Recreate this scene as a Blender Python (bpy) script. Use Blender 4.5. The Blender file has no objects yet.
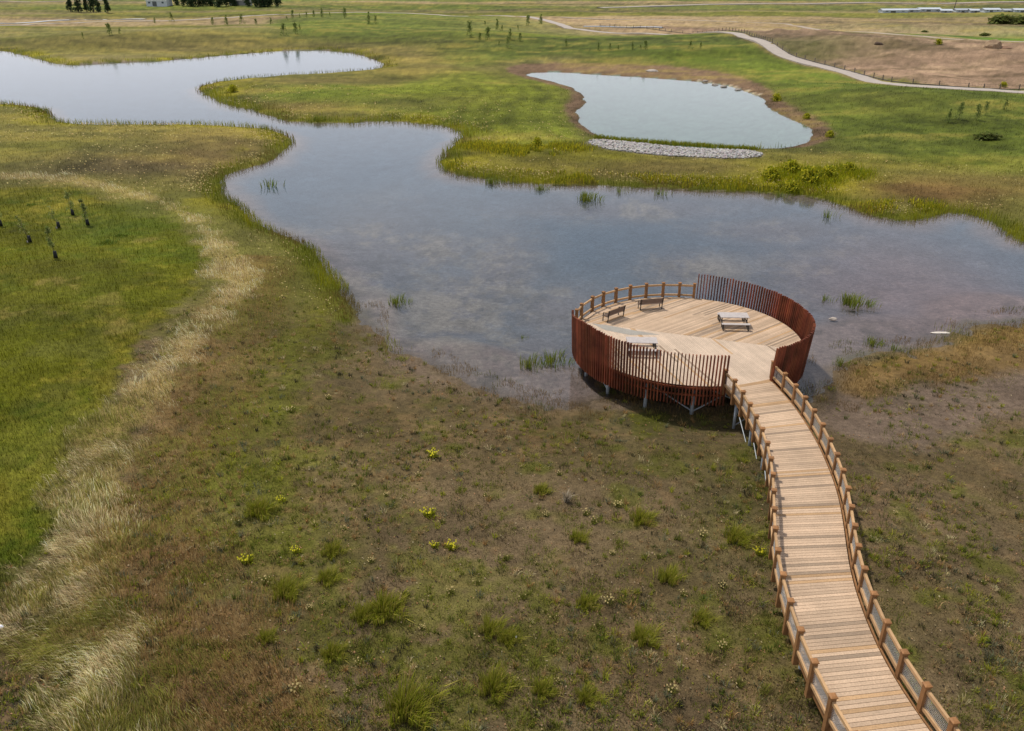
import bpy, math, random
import numpy as np
from mathutils import Vector, Matrix
R_ = math.radians
rng = np.random.default_rng(7); random.seed(7)
scn = bpy.context.scene
COL = scn.collection

# ------------------------------------------------------------------ camera, world, sun
F = 840.0; CZ = 24.5; TH = math.atan((365.5 + 30) / F); DZ = 2.2
cam_d = bpy.data.cameras.new('camera'); cam = bpy.data.objects.new('camera', cam_d); COL.objects.link(cam)
cam.location = (0, 0, CZ); cam.rotation_euler = (math.pi / 2 - TH, 0, 0)
cam_d.sensor_width = 36; cam_d.lens = 36 * F / 1024; cam_d.clip_start = 0.5; cam_d.clip_end = 20000
scn.camera = cam
SUN = Vector((-0.42, 0.42, 1.1)).normalized()
elev = math.asin(SUN.z)
w = bpy.data.worlds.new('World'); scn.world = w; w.use_nodes = True
nt = w.node_tree; nt.nodes.clear(); N = nt.nodes.new; L = nt.links.new
sky = N('ShaderNodeTexSky'); sky.sky_type = 'NISHITA'; sky.sun_disc = False
sky.sun_elevation = elev; sky.sun_rotation = math.atan2(SUN.x, SUN.y)
bg = N('ShaderNodeBackground'); bg.inputs[1].default_value = 0.085; L(sky.outputs[0], bg.inputs[0])
tc = N('ShaderNodeTexCoord'); mp = N('ShaderNodeMapping'); mp.inputs['Scale'].default_value = (1.0, 1.0, 3.2)
mp.inputs['Location'].default_value = (.35, .1, .0)
L(tc.outputs['Generated'], mp.inputs[0])
no = N('ShaderNodeTexNoise'); no.inputs['Scale'].default_value = 2.1; no.inputs['Detail'].default_value = 6; no.inputs['Roughness'].default_value = .52
L(mp.outputs[0], no.inputs['Vector'])
rp = N('ShaderNodeValToRGB'); rp.color_ramp.elements[0].position = .28; rp.color_ramp.elements[1].position = .66
L(no.outputs['Fac'], rp.inputs[0])
bc = N('ShaderNodeBackground'); bc.inputs[0].default_value = (.95, .955, 1.0, 1)
sx_ = N('ShaderNodeSeparateXYZ'); L(tc.outputs['Generated'], sx_.inputs[0])
ez = N('ShaderNodeMapRange'); ez.inputs['From Min'].default_value = .02; ez.inputs['From Max'].default_value = .55; ez.inputs['To Min'].default_value = 1.25; ez.inputs['To Max'].default_value = .70; L(sx_.outputs[2], ez.inputs['Value']); L(ez.outputs[0], bc.inputs[1])
hz_ = N('ShaderNodeMapRange'); hz_.inputs['From Min'].default_value = .12; hz_.inputs['From Max'].default_value = .32; hz_.inputs['To Min'].default_value = .85; hz_.inputs['To Max'].default_value = .45; L(sx_.outputs[2], hz_.inputs['Value'])
mxm = N('ShaderNodeMath'); mxm.operation = 'MAXIMUM'; L(rp.outputs[0], mxm.inputs[0]); L(hz_.outputs[0], mxm.inputs[1])
mx = N('ShaderNodeMixShader'); L(mxm.outputs[0], mx.inputs[0]); L(bg.outputs[0], mx.inputs[1]); L(bc.outputs[0], mx.inputs[2])
wo = N('ShaderNodeOutputWorld'); L(mx.outputs[0], wo.inputs[0])
sd_ = bpy.data.lights.new('sun', 'SUN'); sd_.energy = 3.5; sd_.angle = R_(2.5); sd_.color = (1, .92, .80)
so = bpy.data.objects.new('sun', sd_); COL.objects.link(so); so.rotation_euler = SUN.to_track_quat('Z', 'Y').to_euler()
vs = scn.view_settings; vs.view_transform = 'Standard'; vs.look = 'None'; vs.gamma = 1; vs.exposure = -0.06; vs.use_curve_mapping = False

# ------------------------------------------------------------------ helpers
CT, ST = math.cos(TH), math.sin(TH)
def at(px, py, z=0.0):
    """photo pixel -> world point at height z"""
    x = (px - 512) / F; y = -(py - 365.5) / F
    r = (x, CT + y * ST, -ST + y * CT); t = (z - CZ) / r[2]
    return (r[0] * t, r[1] * t)
def mpp(Y): return (np.asarray(Y) * CT + CZ * ST) / F       # metres per pixel across
def S(r, g, b, k=1.0):
    o = []
    for c in (r, g, b):
        c /= 255.0; o.append(k * (c / 12.92 if c <= .04045 else ((c + .055) / 1.055) ** 2.4))
    return np.array(o)
def tag(o, label=None, cat=None, group=None, kind=None):
    for k, v in (('label', label), ('category', cat), ('group', group), ('kind', kind)):
        if v: o[k] = v
    return o
def empty(name, loc, rz=0, **k):
    o = bpy.data.objects.new(name, None); COL.objects.link(o); o.location = loc; o.rotation_euler = (0, 0, rz)
    o.empty_display_size = .3; tag(o, **k); return o
def copy_tree(o, parent=None):
    c = o.copy(); COL.objects.link(c); c.parent = parent
    for ch in list(o.children): copy_tree(ch, c)
    return c

def mesh_np(name, V, faces_flat, counts, mat, colors=None, smooth=False):
    me = bpy.data.meshes.new(name)
    V = np.ascontiguousarray(V, dtype=np.float32); counts = np.asarray(counts, dtype=np.int32)
    me.vertices.add(len(V)); me.vertices.foreach_set('co', V.ravel())
    me.loops.add(len(faces_flat)); me.loops.foreach_set('vertex_index', np.asarray(faces_flat, dtype=np.int32).ravel())
    me.polygons.add(len(counts)); st = np.zeros(len(counts), dtype=np.int32); st[1:] = np.cumsum(counts)[:-1]
    me.polygons.foreach_set('loop_start', st); me.polygons.foreach_set('loop_total', counts)
    if smooth: me.polygons.foreach_set('use_smooth', np.ones(len(counts), dtype=bool))
    me.update(calc_edges=True)
    if colors is not None:
        a = me.color_attributes.new('Col', 'FLOAT_COLOR', 'POINT')
        c = np.ones((len(V), 4), dtype=np.float32); c[:, :3] = colors; a.data.foreach_set('color', c.ravel())
    me.materials.append(mat); return me
def link(name, me, parent=None):
    o = bpy.data.objects.new(name, me); COL.objects.link(o)
    if parent is not None: o.parent = parent
    return o

class MB:
    def __init__(s): s.v = []; s.f = []; s.c = []
    def add(s, vs_, fs, col=(1, 1, 1)):
        b = len(s.v); s.v += [tuple(v) for v in vs_]; s.f += [tuple(i + b for i in f) for f in fs]; s.c += [tuple(col)] * len(vs_)
    BF = [(0, 3, 2, 1), (4, 5, 6, 7), (0, 1, 5, 4), (1, 2, 6, 5), (2, 3, 7, 6), (3, 0, 4, 7)]
    def box(s, c, d, rz=0, col=(1, 1, 1)):
        ca, sa = math.cos(rz), math.sin(rz); hx, hy, hz = d[0] / 2, d[1] / 2, d[2] / 2
        P = []
        for z in (-hz, hz):
            for x, y in ((-hx, -hy), (hx, -hy), (hx, hy), (-hx, hy)):
                P.append((c[0] + x * ca - y * sa, c[1] + x * sa + y * ca, c[2] + z))
        s.add(P, s.BF, col)
    def bar(s, a, b, wd, ht, col=(1, 1, 1), up=(0, 0, 1)):
        a = Vector(a); b = Vector(b); d = (b - a).normalized(); u = Vector(up)
        if abs(d.dot(u)) > .97: u = Vector((0, 1, 0))
        sx = d.cross(u).normalized(); uz = sx.cross(d).normalized(); P = []
        for p in (a, b):
            for i, j in ((-1, -1), (1, -1), (1, 1), (-1, 1)): P.append(p + sx * (i * wd / 2) + uz * (j * ht / 2))
        s.add(P, s.BF, col)
    def tube(s, a, b, r0, r1=None, n=8, col=(1, 1, 1)):
        r1 = r0 if r1 is None else r1
        a = Vector(a); b = Vector(b); d = (b - a).normalized(); u = Vector((0, 0, 1)) if abs(d.z) < .95 else Vector((1, 0, 0))
        sx = d.cross(u).normalized(); sy = d.cross(sx).normalized(); P = []
        for p, r in ((a, r0), (b, r1)):
            for i in range(n):
                t = 2 * math.pi * i / n; P.append(p + sx * (math.cos(t) * r) + sy * (math.sin(t) * r))
        fs = [(i, (i + 1) % n, n + (i + 1) % n, n + i) for i in range(n)] + [tuple(range(n - 1, -1, -1)), tuple(range(n, 2 * n))]
        s.add(P, fs, col)
    def prism(s, poly, z0, z1, col=(1, 1, 1)):
        n = len(poly); P = [(x, y, z0) for x, y in poly] + [(x, y, z1) for x, y in poly]
        fs = [tuple(range(n - 1, -1, -1)), tuple(range(n, 2 * n))] + [(i, (i + 1) % n, n + (i + 1) % n, n + i) for i in range(n)]
        s.add(P, fs, col)
    def mesh(s, name, mat, smooth=False):
        me = bpy.data.meshes.new(name); me.from_pydata(s.v, [], s.f); me.update()
        a = me.color_attributes.new('Col', 'FLOAT_COLOR', 'POINT')
        c = np.ones((len(s.v), 4), dtype=np.float32); c[:, :3] = np.array(s.c).reshape(-1, 3); a.data.foreach_set('color', c.ravel())
        if smooth: me.polygons.foreach_set('use_smooth', np.ones(len(me.polygons), dtype=bool))
        me.materials.append(mat); return me
    def build(s, name, mat, parent=None, smooth=False): return link(name, s.mesh(name, mat, smooth), parent)

# ---- numpy value noise
_perm = rng.random((256, 256)).astype(np.float64)
def vnoise(X, Y, scale, seed=0):
    x = np.asarray(X) / scale + seed * 17.31 + 1000; y = np.asarray(Y) / scale + seed * 9.77 + 1000
    xi = np.floor(x).astype(int); yi = np.floor(y).astype(int); fx = x - xi; fy = y - yi
    fx = fx * fx * (3 - 2 * fx); fy = fy * fy * (3 - 2 * fy)
    g = lambda a, b: _perm[a & 255, b & 255]
    return ((g(xi, yi) * (1 - fx) + g(xi + 1, yi) * fx) * (1 - fy) + (g(xi, yi + 1) * (1 - fx) + g(xi + 1, yi + 1) * fx) * fy) * 2 - 1
def fbm(X, Y, scale, oct_=4, seed=0, gain=.5):
    o = 0; a = 1; t = 0
    for i in range(oct_):
        o = o + a * vnoise(X, Y, scale / 2 ** i, seed + i); t += a; a *= gain
    return o / t
def sst(a, b, x): t = np.clip((x - a) / (b - a), 0, 1); return t * t * (3 - 2 * t)

def smooth_poly(P, it=2, closed=True):
    P = [tuple(p) for p in P]
    for _ in range(it):
        Q = []
        n = len(P); rngi = range(n) if closed else range(n - 1)
        if not closed: Q.append(P[0])
        for i in rngi:
            a, b = P[i], P[(i + 1) % n]
            Q += [(.75 * a[0] + .25 * b[0], .75 * a[1] + .25 * b[1]), (.25 * a[0] + .75 * b[0], .25 * a[1] + .75 * b[1])]
        if not closed: Q.append(P[-1])
        P = Q
    return P
def sdist(X, Y, poly, closed=True):
    """signed distance (metres), positive inside"""
    X = np.asarray(X, dtype=np.float32); Y = np.asarray(Y, dtype=np.float32)
    q = np.asarray(poly); m = 45.0
    box = (X > q[:, 0].min() - m) & (X < q[:, 0].max() + m) & (Y > q[:, 1].min() - m) & (Y < q[:, 1].max() + m)
    if not box.all():
        out = np.full(X.shape, -m if closed else m, dtype=np.float32)
        if box.any(): out[box] = sdist(X[box], Y[box], poly, closed)
        return out
    d2 = np.full(X.shape, 1e12, dtype=np.float32); ins = np.zeros(X.shape, dtype=bool); n = len(poly)
    for i in range(n if closed else n - 1):
        ax, ay = poly[i]; bx, by = poly[(i + 1) % n]; ex, ey = bx - ax, by - ay
        L2 = ex * ex + ey * ey + 1e-12
        t = np.clip(((X - ax) * ex + (Y - ay) * ey) / L2, 0, 1)
        np.minimum(d2, (X - ax - t * ex) ** 2 + (Y - ay - t * ey) ** 2, out=d2)
        if closed and ay != by:
            c = (ay > Y) != (by > Y); ins ^= c & (X < ex * (Y - ay) / ey + ax)
    d = np.sqrt(d2)
    return np.where(ins, d, -d) if closed else np.minimum(d, m)
def pw(P, it=1, closed=True): return smooth_poly([at(*p) for p in P], it, closed)

# ------------------------------------------------------------------ outlines of the place
LAKE = pw([(-260, 96), (-260, 40), (0, 50), (30, 57), (60, 66), (110, 63), (170, 61), (250, 53), (310, 50), (345, 52), (375, 59), (388, 66), (375, 70), (330, 73), (280, 76),
  (230, 80), (197, 87), (203, 96), (225, 104), (262, 112), (280, 121), (320, 122), (345, 124), (400, 121), (440, 126), (468, 135), (460, 142), (444, 152), (442, 164), (455, 175),
  (485, 179), (520, 183), (580, 184), (620, 187), (700, 190), (760, 193), (800, 196), (835, 203), (870, 216), (905, 221), (930, 217), (955, 213), (985, 219), (1010, 233),
  (1030, 244), (1150, 262), (1250, 300), (1100, 312), (1024, 318), (985, 325), (950, 333), (915, 347), (880, 354), (850, 366), (835, 380), (812, 398), (760, 402), (690, 402),
  (620, 396), (575, 402), (545, 402), (510, 394), (470, 386), (430, 374), (392, 354), (362, 328), (347, 302), (335, 280), (318, 258), (298, 242), (262, 226), (236, 209),
  (225, 195), (224, 178), (245, 168), (270, 161), (287, 150), (292, 142), (284, 133), (262, 127), (200, 125), (130, 125), (62, 124), (50, 118), (36, 107), (0, 103)])
POND = pw([(522, 73), (560, 72), (600, 75), (650, 78), (700, 82), (728, 86), (747, 92), (765, 99), (766, 106), (785, 117), (808, 127), (815, 137), (802, 145), (770, 149),
  (730, 150), (680, 148), (640, 143), (610, 140), (590, 132), (580, 122), (578, 110), (587, 100), (580, 91), (560, 83), (535, 78)])
PONDMUD = pw([(506, 69), (540, 66), (600, 67), (650, 69), (700, 72), (740, 79), (768, 90), (782, 104), (806, 115), (830, 128), (834, 140), (808, 149), (760, 149), (700, 147),
  (640, 142), (600, 140), (578, 130), (566, 117), (566, 105), (574, 96), (565, 89), (535, 82), (510, 75)])
GRAVEL = pw([(584, 145), (600, 141), (650, 146), (700, 150), (750, 152), (768, 160), (735, 164), (680, 162), (630, 158), (600, 153)])
LAWN = pw([(-300, 200), (0, 196), (60, 192), (110, 207), (150, 224), (185, 236), (203, 262), (196, 300), (165, 338), (138, 378), (112, 418), (82, 456), (56, 498), (40, 545), (20, 595), (-8, 640), (-40, 700), (-90, 860), (-400, 860)])
DRY = pw([(-300, 176), (0, 182), (60, 184), (120, 195), (175, 212), (210, 238), (226, 262), (234, 290), (226, 322), (196, 352), (160, 392), (130, 430), (105, 468), (92, 505), (100, 545),
  (78, 590), (92, 640), (118, 690), (130, 760)], 1, False)
RUST = pw([(262, 255), (250, 320), (215, 390), (190, 450), (165, 520), (160, 580), (190, 640), (235, 700), (250, 800)], 1, False)
GREENLINE = pw([(300, 250), (330, 300), (300, 370), (262, 420), (250, 480), (262, 530), (300, 580)], 1, False)
PATHR = [at(*p, z=1.0 if p[0] > 500 else .4) for p in [(-200, 31), (0, 28), (60, 23), (140, 22), (200, 20.5), (280, 16), (360, 13.5), (450, 14.5), (520, 17), (545, 20), (560, 25), (575, 29), (610, 31), (650, 32.5), (700, 36), (730, 41), (752, 49), (770, 58),
   (800, 65), (840, 72), (880, 84), (920, 89), (970, 92), (1024, 94), (1150, 96), (1300, 97)]]
PATHW = smooth_poly(PATHR, 2, False)
DIRT = pw([(640, 30), (700, 30), (760, 36), (850, 46), (920, 55), (1024, 60), (1300, 64), (1300, 96), (1024, 94), (930, 91), (880, 84), (840, 74), (790, 64), (765, 54), (745, 42), (700, 34)])
PEN = pw([(470, 72), (520, 90), (560, 100), (566, 120), (580, 138), (560, 150), (520, 158), (480, 150), (440, 128), (380, 116), (300, 108), (262, 96), (300, 90), (380, 90), (430, 80)])
FARG = pw([(330, 14), (470, 16), (545, 24), (590, 33), (700, 40), (745, 52), (775, 66), (850, 80), (930, 92), (1024, 98), (1300, 104), (1300, 170), (1024, 182), (930, 165), (840, 150), (810, 100), (740, 72), (600, 60), (520, 62), (440, 74), (420, 50), (330, 44), (250, 30)])
FIELD = pw([(870, 26), (960, 27), (1300, 33), (1300, 60), (1024, 53), (960, 44), (880, 40), (780, 38), (740, 34), (800, 30)])
MUDR = pw([(1200, 325), (1024, 345), (960, 365), (920, 372), (850, 385), (820, 400), (815, 420), (850, 440), (900, 448), (960, 430), (1024, 405), (1200, 400)])
BANDR = pw([(1250, 300), (1024, 318), (970, 328), (920, 345), (870, 358), (840, 375), (850, 400), (900, 390), (950, 382), (1024, 372), (1250, 360)])
MUDL = pw([(350, 318), (385, 352), (430, 378), (480, 392), (540, 403), (590, 405), (650, 404), (700, 400), (700, 394), (640, 390), (575, 384), (500, 372), (430, 350), (380, 325), (352, 302)])

# shallow marshy shore (gentle slope) weight
def marshness(X, Y):
    m = np.zeros(np.shape(X))
    for px, py, rx, ry in [(450, 380, 120, 50), (560, 395, 120, 40), (700, 400, 160, 40), (920, 380, 160, 80), (1050, 340, 120, 60), (370, 330, 25, 40)]:
        x, y = at(px, py); k = float(mpp(y)); ryw = at(px, py - ry)[1] - y
        m = np.maximum(m, np.exp(-(((X - x) / (rx * k)) ** 2 + ((Y - y) / max(ryw, .1)) ** 2)))
    return sst(.15, .7, m)
HILLS = [  # px, py, rx(m), ry(m), height
  (30, 330, 16, 26, .5), (-60, 420, 14, 20, .5), (915, 690, 12, 11, .75), (480, 44, 35, 40, 2.6), (380, 25, 60, 60, 2.0), (690, 60, 50, 22, 1.6), (620, 50, 30, 25, 1.4), (960, 110, 40, 20, 1.2), (850, 100, 25, 16, 1.0),
  (880, 52, 60, 35, 3.0), (1000, 62, 60, 30, 3.0), (790, 42, 50, 30, 2.2), (300, 95, 12, 20, .8), (470, 120, 14, 22, 1.0), (250, 38, 60, 40, 1.6), (90, 42, 60, 40, 1.4)]
def height(X, Y, parts=False):
    X = np.asarray(X, float); Y = np.asarray(Y, float)
    k = mpp(Y)
    wob = fbm(X, Y, 6, 4, 3) * 1.1 * np.clip(k / .07, .6, 3) + fbm(X, Y, 1.2, 3, 9) * .35
    sdl = -sdist(X, Y, LAKE) ; mar = marshness(X, Y)
    sl = sdl + wob * (1 + 1.5 * mar) * .55
    spd = -sdist(X, Y, POND); sp = spd + wob * .3
    land = np.minimum(sl, sp)
    slope = .16 * (1 - mar) + .022 * mar; cap = .75 * (1 - mar) + .25 * mar
    h = np.where(land > 0, cap * (1 - np.exp(-np.clip(land, 0, 200) * slope / cap)), np.maximum(land * (slope * .8), -1.1 + .75 * mar))
    inl = sst(.5, 8, land)
    inl2 = sst(5, 30, land)
    hh = 0
    for px, py, rx, ry, H in HILLS:
        x, y = at(px, py); hh = hh + H * np.exp(-(((X - x) / rx) ** 2 + ((Y - y) / ry) ** 2))
    h = h + inl * hh * np.where(Y > 60, inl2, 1)
    h = h + inl * (fbm(X, Y, 7, 4, 21) * .12 + .05 * fbm(X, Y, 1.0, 3, 5)) + (land > 0) * mar * .05 * fbm(X, Y, 2.0, 3, 6)
    h = h + sst(75, 120, Y) * inl * inl2 * fbm(X, Y, 22, 3, 33) * .8
    h = h + sst(120, 300, Y) * inl * fbm(X, Y, 60, 4, 31) * 1.2
    h = h + sst(0, 1, fbm(X, Y, 9, 3, 40)) * sst(-4, 2, sdist(X, Y, DIRT)) * 1.2
    if parts: return h, land, mar, sl, sp
    return h
def at_g(px, py):
    z = 0.0
    for _ in range(3):
        x, y = at(px, py, z); z = max(hz(x, y), 0)
    return x, y
def hz(x, y): return float(height(np.array([x]), np.array([y]))[0])

def blobmix(C, X, Y, lst):
    for px, py, rx, ry, col, st in lst:
        x, y = at(px, py); k = float(mpp(y)); y1 = at(px, py - ry)[1]; y0 = at(px, py + ry)[1]
        dy = np.where(Y > y, (Y - y) / (y1 - y), (y - Y) / (y - y0))
        n = fbm(X, Y, max(rx * k * .6, 1), 4, int(px + py) % 50) * .9
        m = np.exp(-(((X - x) / (rx * k)) ** 2 + dy ** 2)) * (1 + n)
        m = np.clip(m, 0, 1)[..., None] * st
        C = C * (1 - m) + np.array(col) * m
    return C
cOL = S(98, 98, 52); cLAWN = S(88, 92, 18); cMAR = S(98, 86, 72); cRUST = S(120, 98, 66); cDRY = S(158, 142, 108); cGRN = S(88, 98, 36)
cTAN = S(134, 124, 98); cDIRT = S(134, 114, 104); cPUR = S(104, 92, 90); cX = S(108, 92, 80)
BLOBS = [
  (60, 130, 120, 22, S(112, 108, 60), .8), (200, 140, 80, 12, S(118, 106, 66), .7), (120, 172, 120, 14, S(88, 80, 62), .85), (210, 160, 60, 18, S(104, 88, 62), .7),
  (40, 155, 70, 10, S(98, 100, 40), .5), (70, 80, 1, 1, cOL, 0),
  (150, 48, 260, 8, S(112, 106, 58), .8), (350, 58, 90, 9, S(128, 116, 72), .8), (250, 52, 160, 4, S(134, 122, 84), .5), (60, 38, 90, 6, S(92, 100, 42), .7), (350, 40, 90, 6, S(76, 90, 36), .8),
  (430, 42, 90, 10, S(86, 98, 40), .7), (330, 96, 70, 9, S(90, 104, 38), .8), (330, 84, 50, 3, S(124, 112, 74), .7), (420, 106, 50, 8, S(88, 84, 52), .7), (300, 110, 60, 5, S(116, 102, 62), .7),
  (235, 90, 22, 6, S(120, 118, 30), .8), (470, 100, 60, 14, S(112, 116, 44), .6), (500, 122, 40, 12, S(98, 108, 34), .7), (560, 165, 60, 10, S(104, 100, 40), .6), (640, 172, 120, 9, S(108, 94, 58), .7),
  (805, 183, 60, 15, S(150, 148, 26), 1.0), (520, 150, 50, 9, S(112, 112, 34), .6), (700, 172, 60, 6, S(104, 92, 60), .5), (950, 195, 90, 12, S(112, 88, 60), .85), (1010, 185, 80, 6, S(96, 84, 56), .6),
  (900, 150, 120, 18, S(92, 98, 44), .5), (960, 118, 90, 14, S(88, 96, 44), .6), (870, 110, 60, 14, S(104, 106, 50), .5), (690, 58, 160, 8, S(72, 86, 36), .6), (850, 92, 70, 7, S(72, 88, 34), .6),
  (100, 300, 60, 70, S(84, 98, 22), .4), (40, 300, 60, 40, S(104, 100, 50), .25), (110, 235, 40, 14, S(58, 78, 26), .7), (30, 470, 60, 60, S(62, 82, 20), .5), (20, 560, 40, 60, S(60, 80, 18), .6),
  (300, 370, 50, 70, S(86, 84, 34), .7), (250, 470, 60, 70, S(84, 84, 34), .5), (330, 470, 90, 60, S(96, 88, 52), .5), (290, 580, 60, 50, S(84, 86, 36), .5), (400, 420, 120, 20, S(88, 80, 50), .6),
  (450, 455, 150, 30, S(98, 84, 62), .5), (640, 470, 120, 25, S(84, 80, 46), .6), (560, 440, 40, 12, S(104, 84, 52), .5), (660, 590, 60, 50, S(90, 84, 52), .5), (740, 540, 40, 60, S(80, 84, 34), .6), (770, 690, 60, 40, S(86, 82, 44), .6),
  (700, 690, 60, 40, S(104, 90, 66), .5), (480, 700, 60, 40, S(84, 82, 48), .4), (600, 650, 90, 40, S(96, 82, 60), .5), (890, 560, 25, 80, S(86, 72, 60), .6), (920, 640, 70, 60, S(86, 80, 48), .5), (990, 500, 50, 60, S(90, 82, 54), .6), (1000, 610, 40, 40, S(104, 90, 70), .5),
  (960, 470, 90, 30, S(98, 84, 66), .5), (880, 460, 40, 20, S(92, 84, 52), .5),
  (670, 418, 95, 22, S(70, 72, 38), .85), (560, 395, 60, 10, S(112, 96, 84), .6), (330, 300, 16, 50, S(96, 96, 28), .6), (270, 300, 30, 60, S(84, 84, 34), .7), (240, 400, 30, 60, S(84, 86, 34), .5), (255, 500, 40, 40, S(84, 88, 32), .5), (220, 455, 24, 50, S(104, 98, 44), .5),  # first blob: green grass under the platform, contact shade darkened into its colour
  (600, 160, 60, 8, S(120, 118, 38), .7), (480, 150, 40, 14, S(134, 128, 44), .7), (900, 168, 90, 8, S(112, 112, 38), .6), (540, 90, 50, 14, S(100, 112, 34), .7), (700, 64, 120, 6, S(86, 100, 36), .7), (420, 70, 50, 10, S(134, 122, 70), .6), (400, 95, 60, 6, S(106, 118, 36), .7), (120, 225, 60, 18, S(78, 92, 26), .6)]
def paint(X, Y, H, land, mar, sl, sp):
    X = np.asarray(X, float); Y = np.asarray(Y, float); k = mpp(Y)
    K0 = k
    n1 = fbm(X, Y, 12, 5, 61); n2 = fbm(X, Y, 3.0, 5, 62); n3 = fbm(X, Y, .8, 4, 63); nf = fbm(X * .25, Y * .07, 10, 5, 64)
    def mixin(C, col, m): m = np.clip(m, 0, 1)[..., None]; return C * (1 - m) + np.asarray(col) * m
    C = np.ones(X.shape + (3,)) * cOL
    M = {}
    # near marsh
    near = sst(66, 52, Y + 5 * n1)
    C = mixin(C, cMAR, near)
    # far fields
    C = mixin(C, cTAN, sst(235, 275, Y + 20 * n1) * .8)
    stripe = fbm(X * .12 + Y * .02, Y, 38, 5, 71)
    C = mixin(C, S(104, 108, 50), sst(250, 300, Y) * sst(-.1, .3, stripe))
    C = mixin(C, S(150, 134, 112), sst(300, 380, Y) * sst(0.05, .35, fbm(X * .1, Y, 50, 5, 73)) * .9)
    C = mixin(C, S(88, 104, 44), sst(560, 640, Y) * sst(-.15, .2, fbm(X * .1, Y, 90, 5, 74)) * .8)
    C = mixin(C, S(94, 112, 40), sst(-8, 4, sdist(X, Y, FARG) + 6 * nf) * .85)
    C = mixin(C, S(80, 112, 34), sst(-8, 6, sdist(X, Y, FIELD) + 4 * nf) * .95)
    pk = sst(540, 440, Y) * sst(330, 380, Y) * sst(-40, 60, X) ; C = mixin(C, S(158, 138, 120), pk * .7 * (1 + nf))
    dm = sst(-2, 2, sdist(X, Y, DIRT) + 4 * n2); dirtm = dm; C = mixin(C, cDIRT, dm)
    C = mixin(C, S(162, 142, 126), dm * sst(.0, .4, fbm(X * .5, Y * 1.4, 14, 5, 81)) * .6); C = mixin(C, S(98, 84, 72), dm * sst(.0, .3, fbm(X * .5, Y * 1.2, 9, 6, 82, .65)) * .85)
    C = mixin(C, S(104, 116, 40), sst(-4, 3, sdist(X, Y, PEN) + 3 * n2) * .9)
    # left side
    dl = sdist(X, Y, LAWN) + 1.6 * n2 + .8 * n3; M['lawn'] = sst(-.6, .8, dl); C = mixin(C, cLAWN, M['lawn'])
    C = mixin(C, S(66, 84, 18), M['lawn'] * sst(0, .5, n2) * .6); C = mixin(C, S(126, 118, 50), M['lawn'] * sst(.0, .5, n1 + n3 * .6) * .6); C = mixin(C, S(150, 136, 84), M['lawn'] * sst(.3, .55, fbm(X, Y, 3.5, 5, 77, .65)) * .55)
    dr = sdist(X, Y, RUST, False); M['rust'] = sst(4.2, 1.5, dr + 2.2 * n2) * (Y < 75); C = mixin(C, cRUST, M['rust'] * .55)
    dg = sdist(X, Y, GREENLINE, False); C = mixin(C, S(82, 88, 28), sst(3.2, .4, dg + 2.5 * n2) * .65)
    dd = sdist(X, Y, DRY, False); wd = 1.1 + .9 * vnoise(X, Y, 12, 91) - .25 * (Y > 45) + 1.0 * sst(30, 25, Y)
    M['dry'] = sst(wd + 1.2, wd - .8, dd + 2.0 * n2 + 1.5 * n3) * (Y < 110); C = mixin(C, S(150, 136, 92), M['dry'] * .75)
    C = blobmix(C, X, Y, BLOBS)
    # mid-scale mottling in the marsh
    C = mixin(C, S(76, 68, 54), near * sst(.0, .45, n3 + .4 * n2) * .55 * (1 - M['lawn'])); C = mixin(C, S(134, 112, 88), near * sst(.15, .5, -n3 + .3 * n1) * .35 * (1 - M['lawn']))
    C = mixin(C, S(82, 86, 34), near * sst(.1, .5, fbm(X, Y, 2.2, 4, 66)) * .7); C = mixin(C, S(94, 98, 40), near * sst(.12, .4, fbm(X, Y, 4.5, 5, 67, .65)) * .55 * sst(6, -4, X))
    # marsh mud
    dm = sdist(X, Y, MUDR) + 1.5 * n2; C = mixin(C, cPUR, sst(-1.5, .8, dm) * .85)
    bm = sst(-1.0, 1.0, sdist(X, Y, BANDR) + 1.2 * n2 + .6 * n3); M['band'] = bm; C = mixin(C, S(112, 92, 56), bm * .75)
    C = mixin(C, cPUR, sst(-1.4, .8, sdist(X, Y, MUDL) + 1.6 * n2 + .8 * n3) * .8)
    # shore fringes
    fr = sst(2.6, .3, sl / np.clip(k / .09, .8, 2.2)) * (sl > -.3) * (1 - mar); M['fringe'] = fr
    C = mixin(C, S(84, 92, 26), fr * .75); yf = sst(9, 2, sl) * (sl > 0) * (1 - mar) * sst(85, 100, Y) * sst(-.1, .3, fbm(X, Y, 8, 4, 68)); C = mixin(C, S(136, 132, 30), yf * .75); C = mixin(C, S(66, 66, 34), sst(.55, .0, np.abs(sl)) * .6 * (1 - mar))
    C = mixin(C, S(96, 86, 76), sst(1.6, 0, sl) * mar * .7 * (land > -.2))
    # pond margin
    pm = sst(-1.0, 1.0, sdist(X, Y, PONDMUD) + 1.2 * n2); C = mixin(C, S(112, 92, 82), pm * .95); C = mixin(C, S(96, 78, 64), pm * sst(1.6, .3, np.abs(sp)) * .6)
    g = sst(-.5, .4, sdist(X, Y, GRAVEL) + .6 * n3); M['gravel'] = g; C = mixin(C, S(120, 116, 112), g); rim = sst(1.2, .4, np.abs(sp - .7)) * (X > at(690, 80)[0]) * (Y > at(690, 97)[1]); C = mixin(C, S(176, 168, 160), rim * sst(-.2, .3, n3) * .8)
    # lake bed
    dep = np.clip(-H, 0, 2)
    bed = mixin(np.ones(X.shape + (3,)) * S(122, 110, 106), S(76, 93, 108), sst(.03, .55, dep + .10 * n2))
    weed = 0
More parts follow.
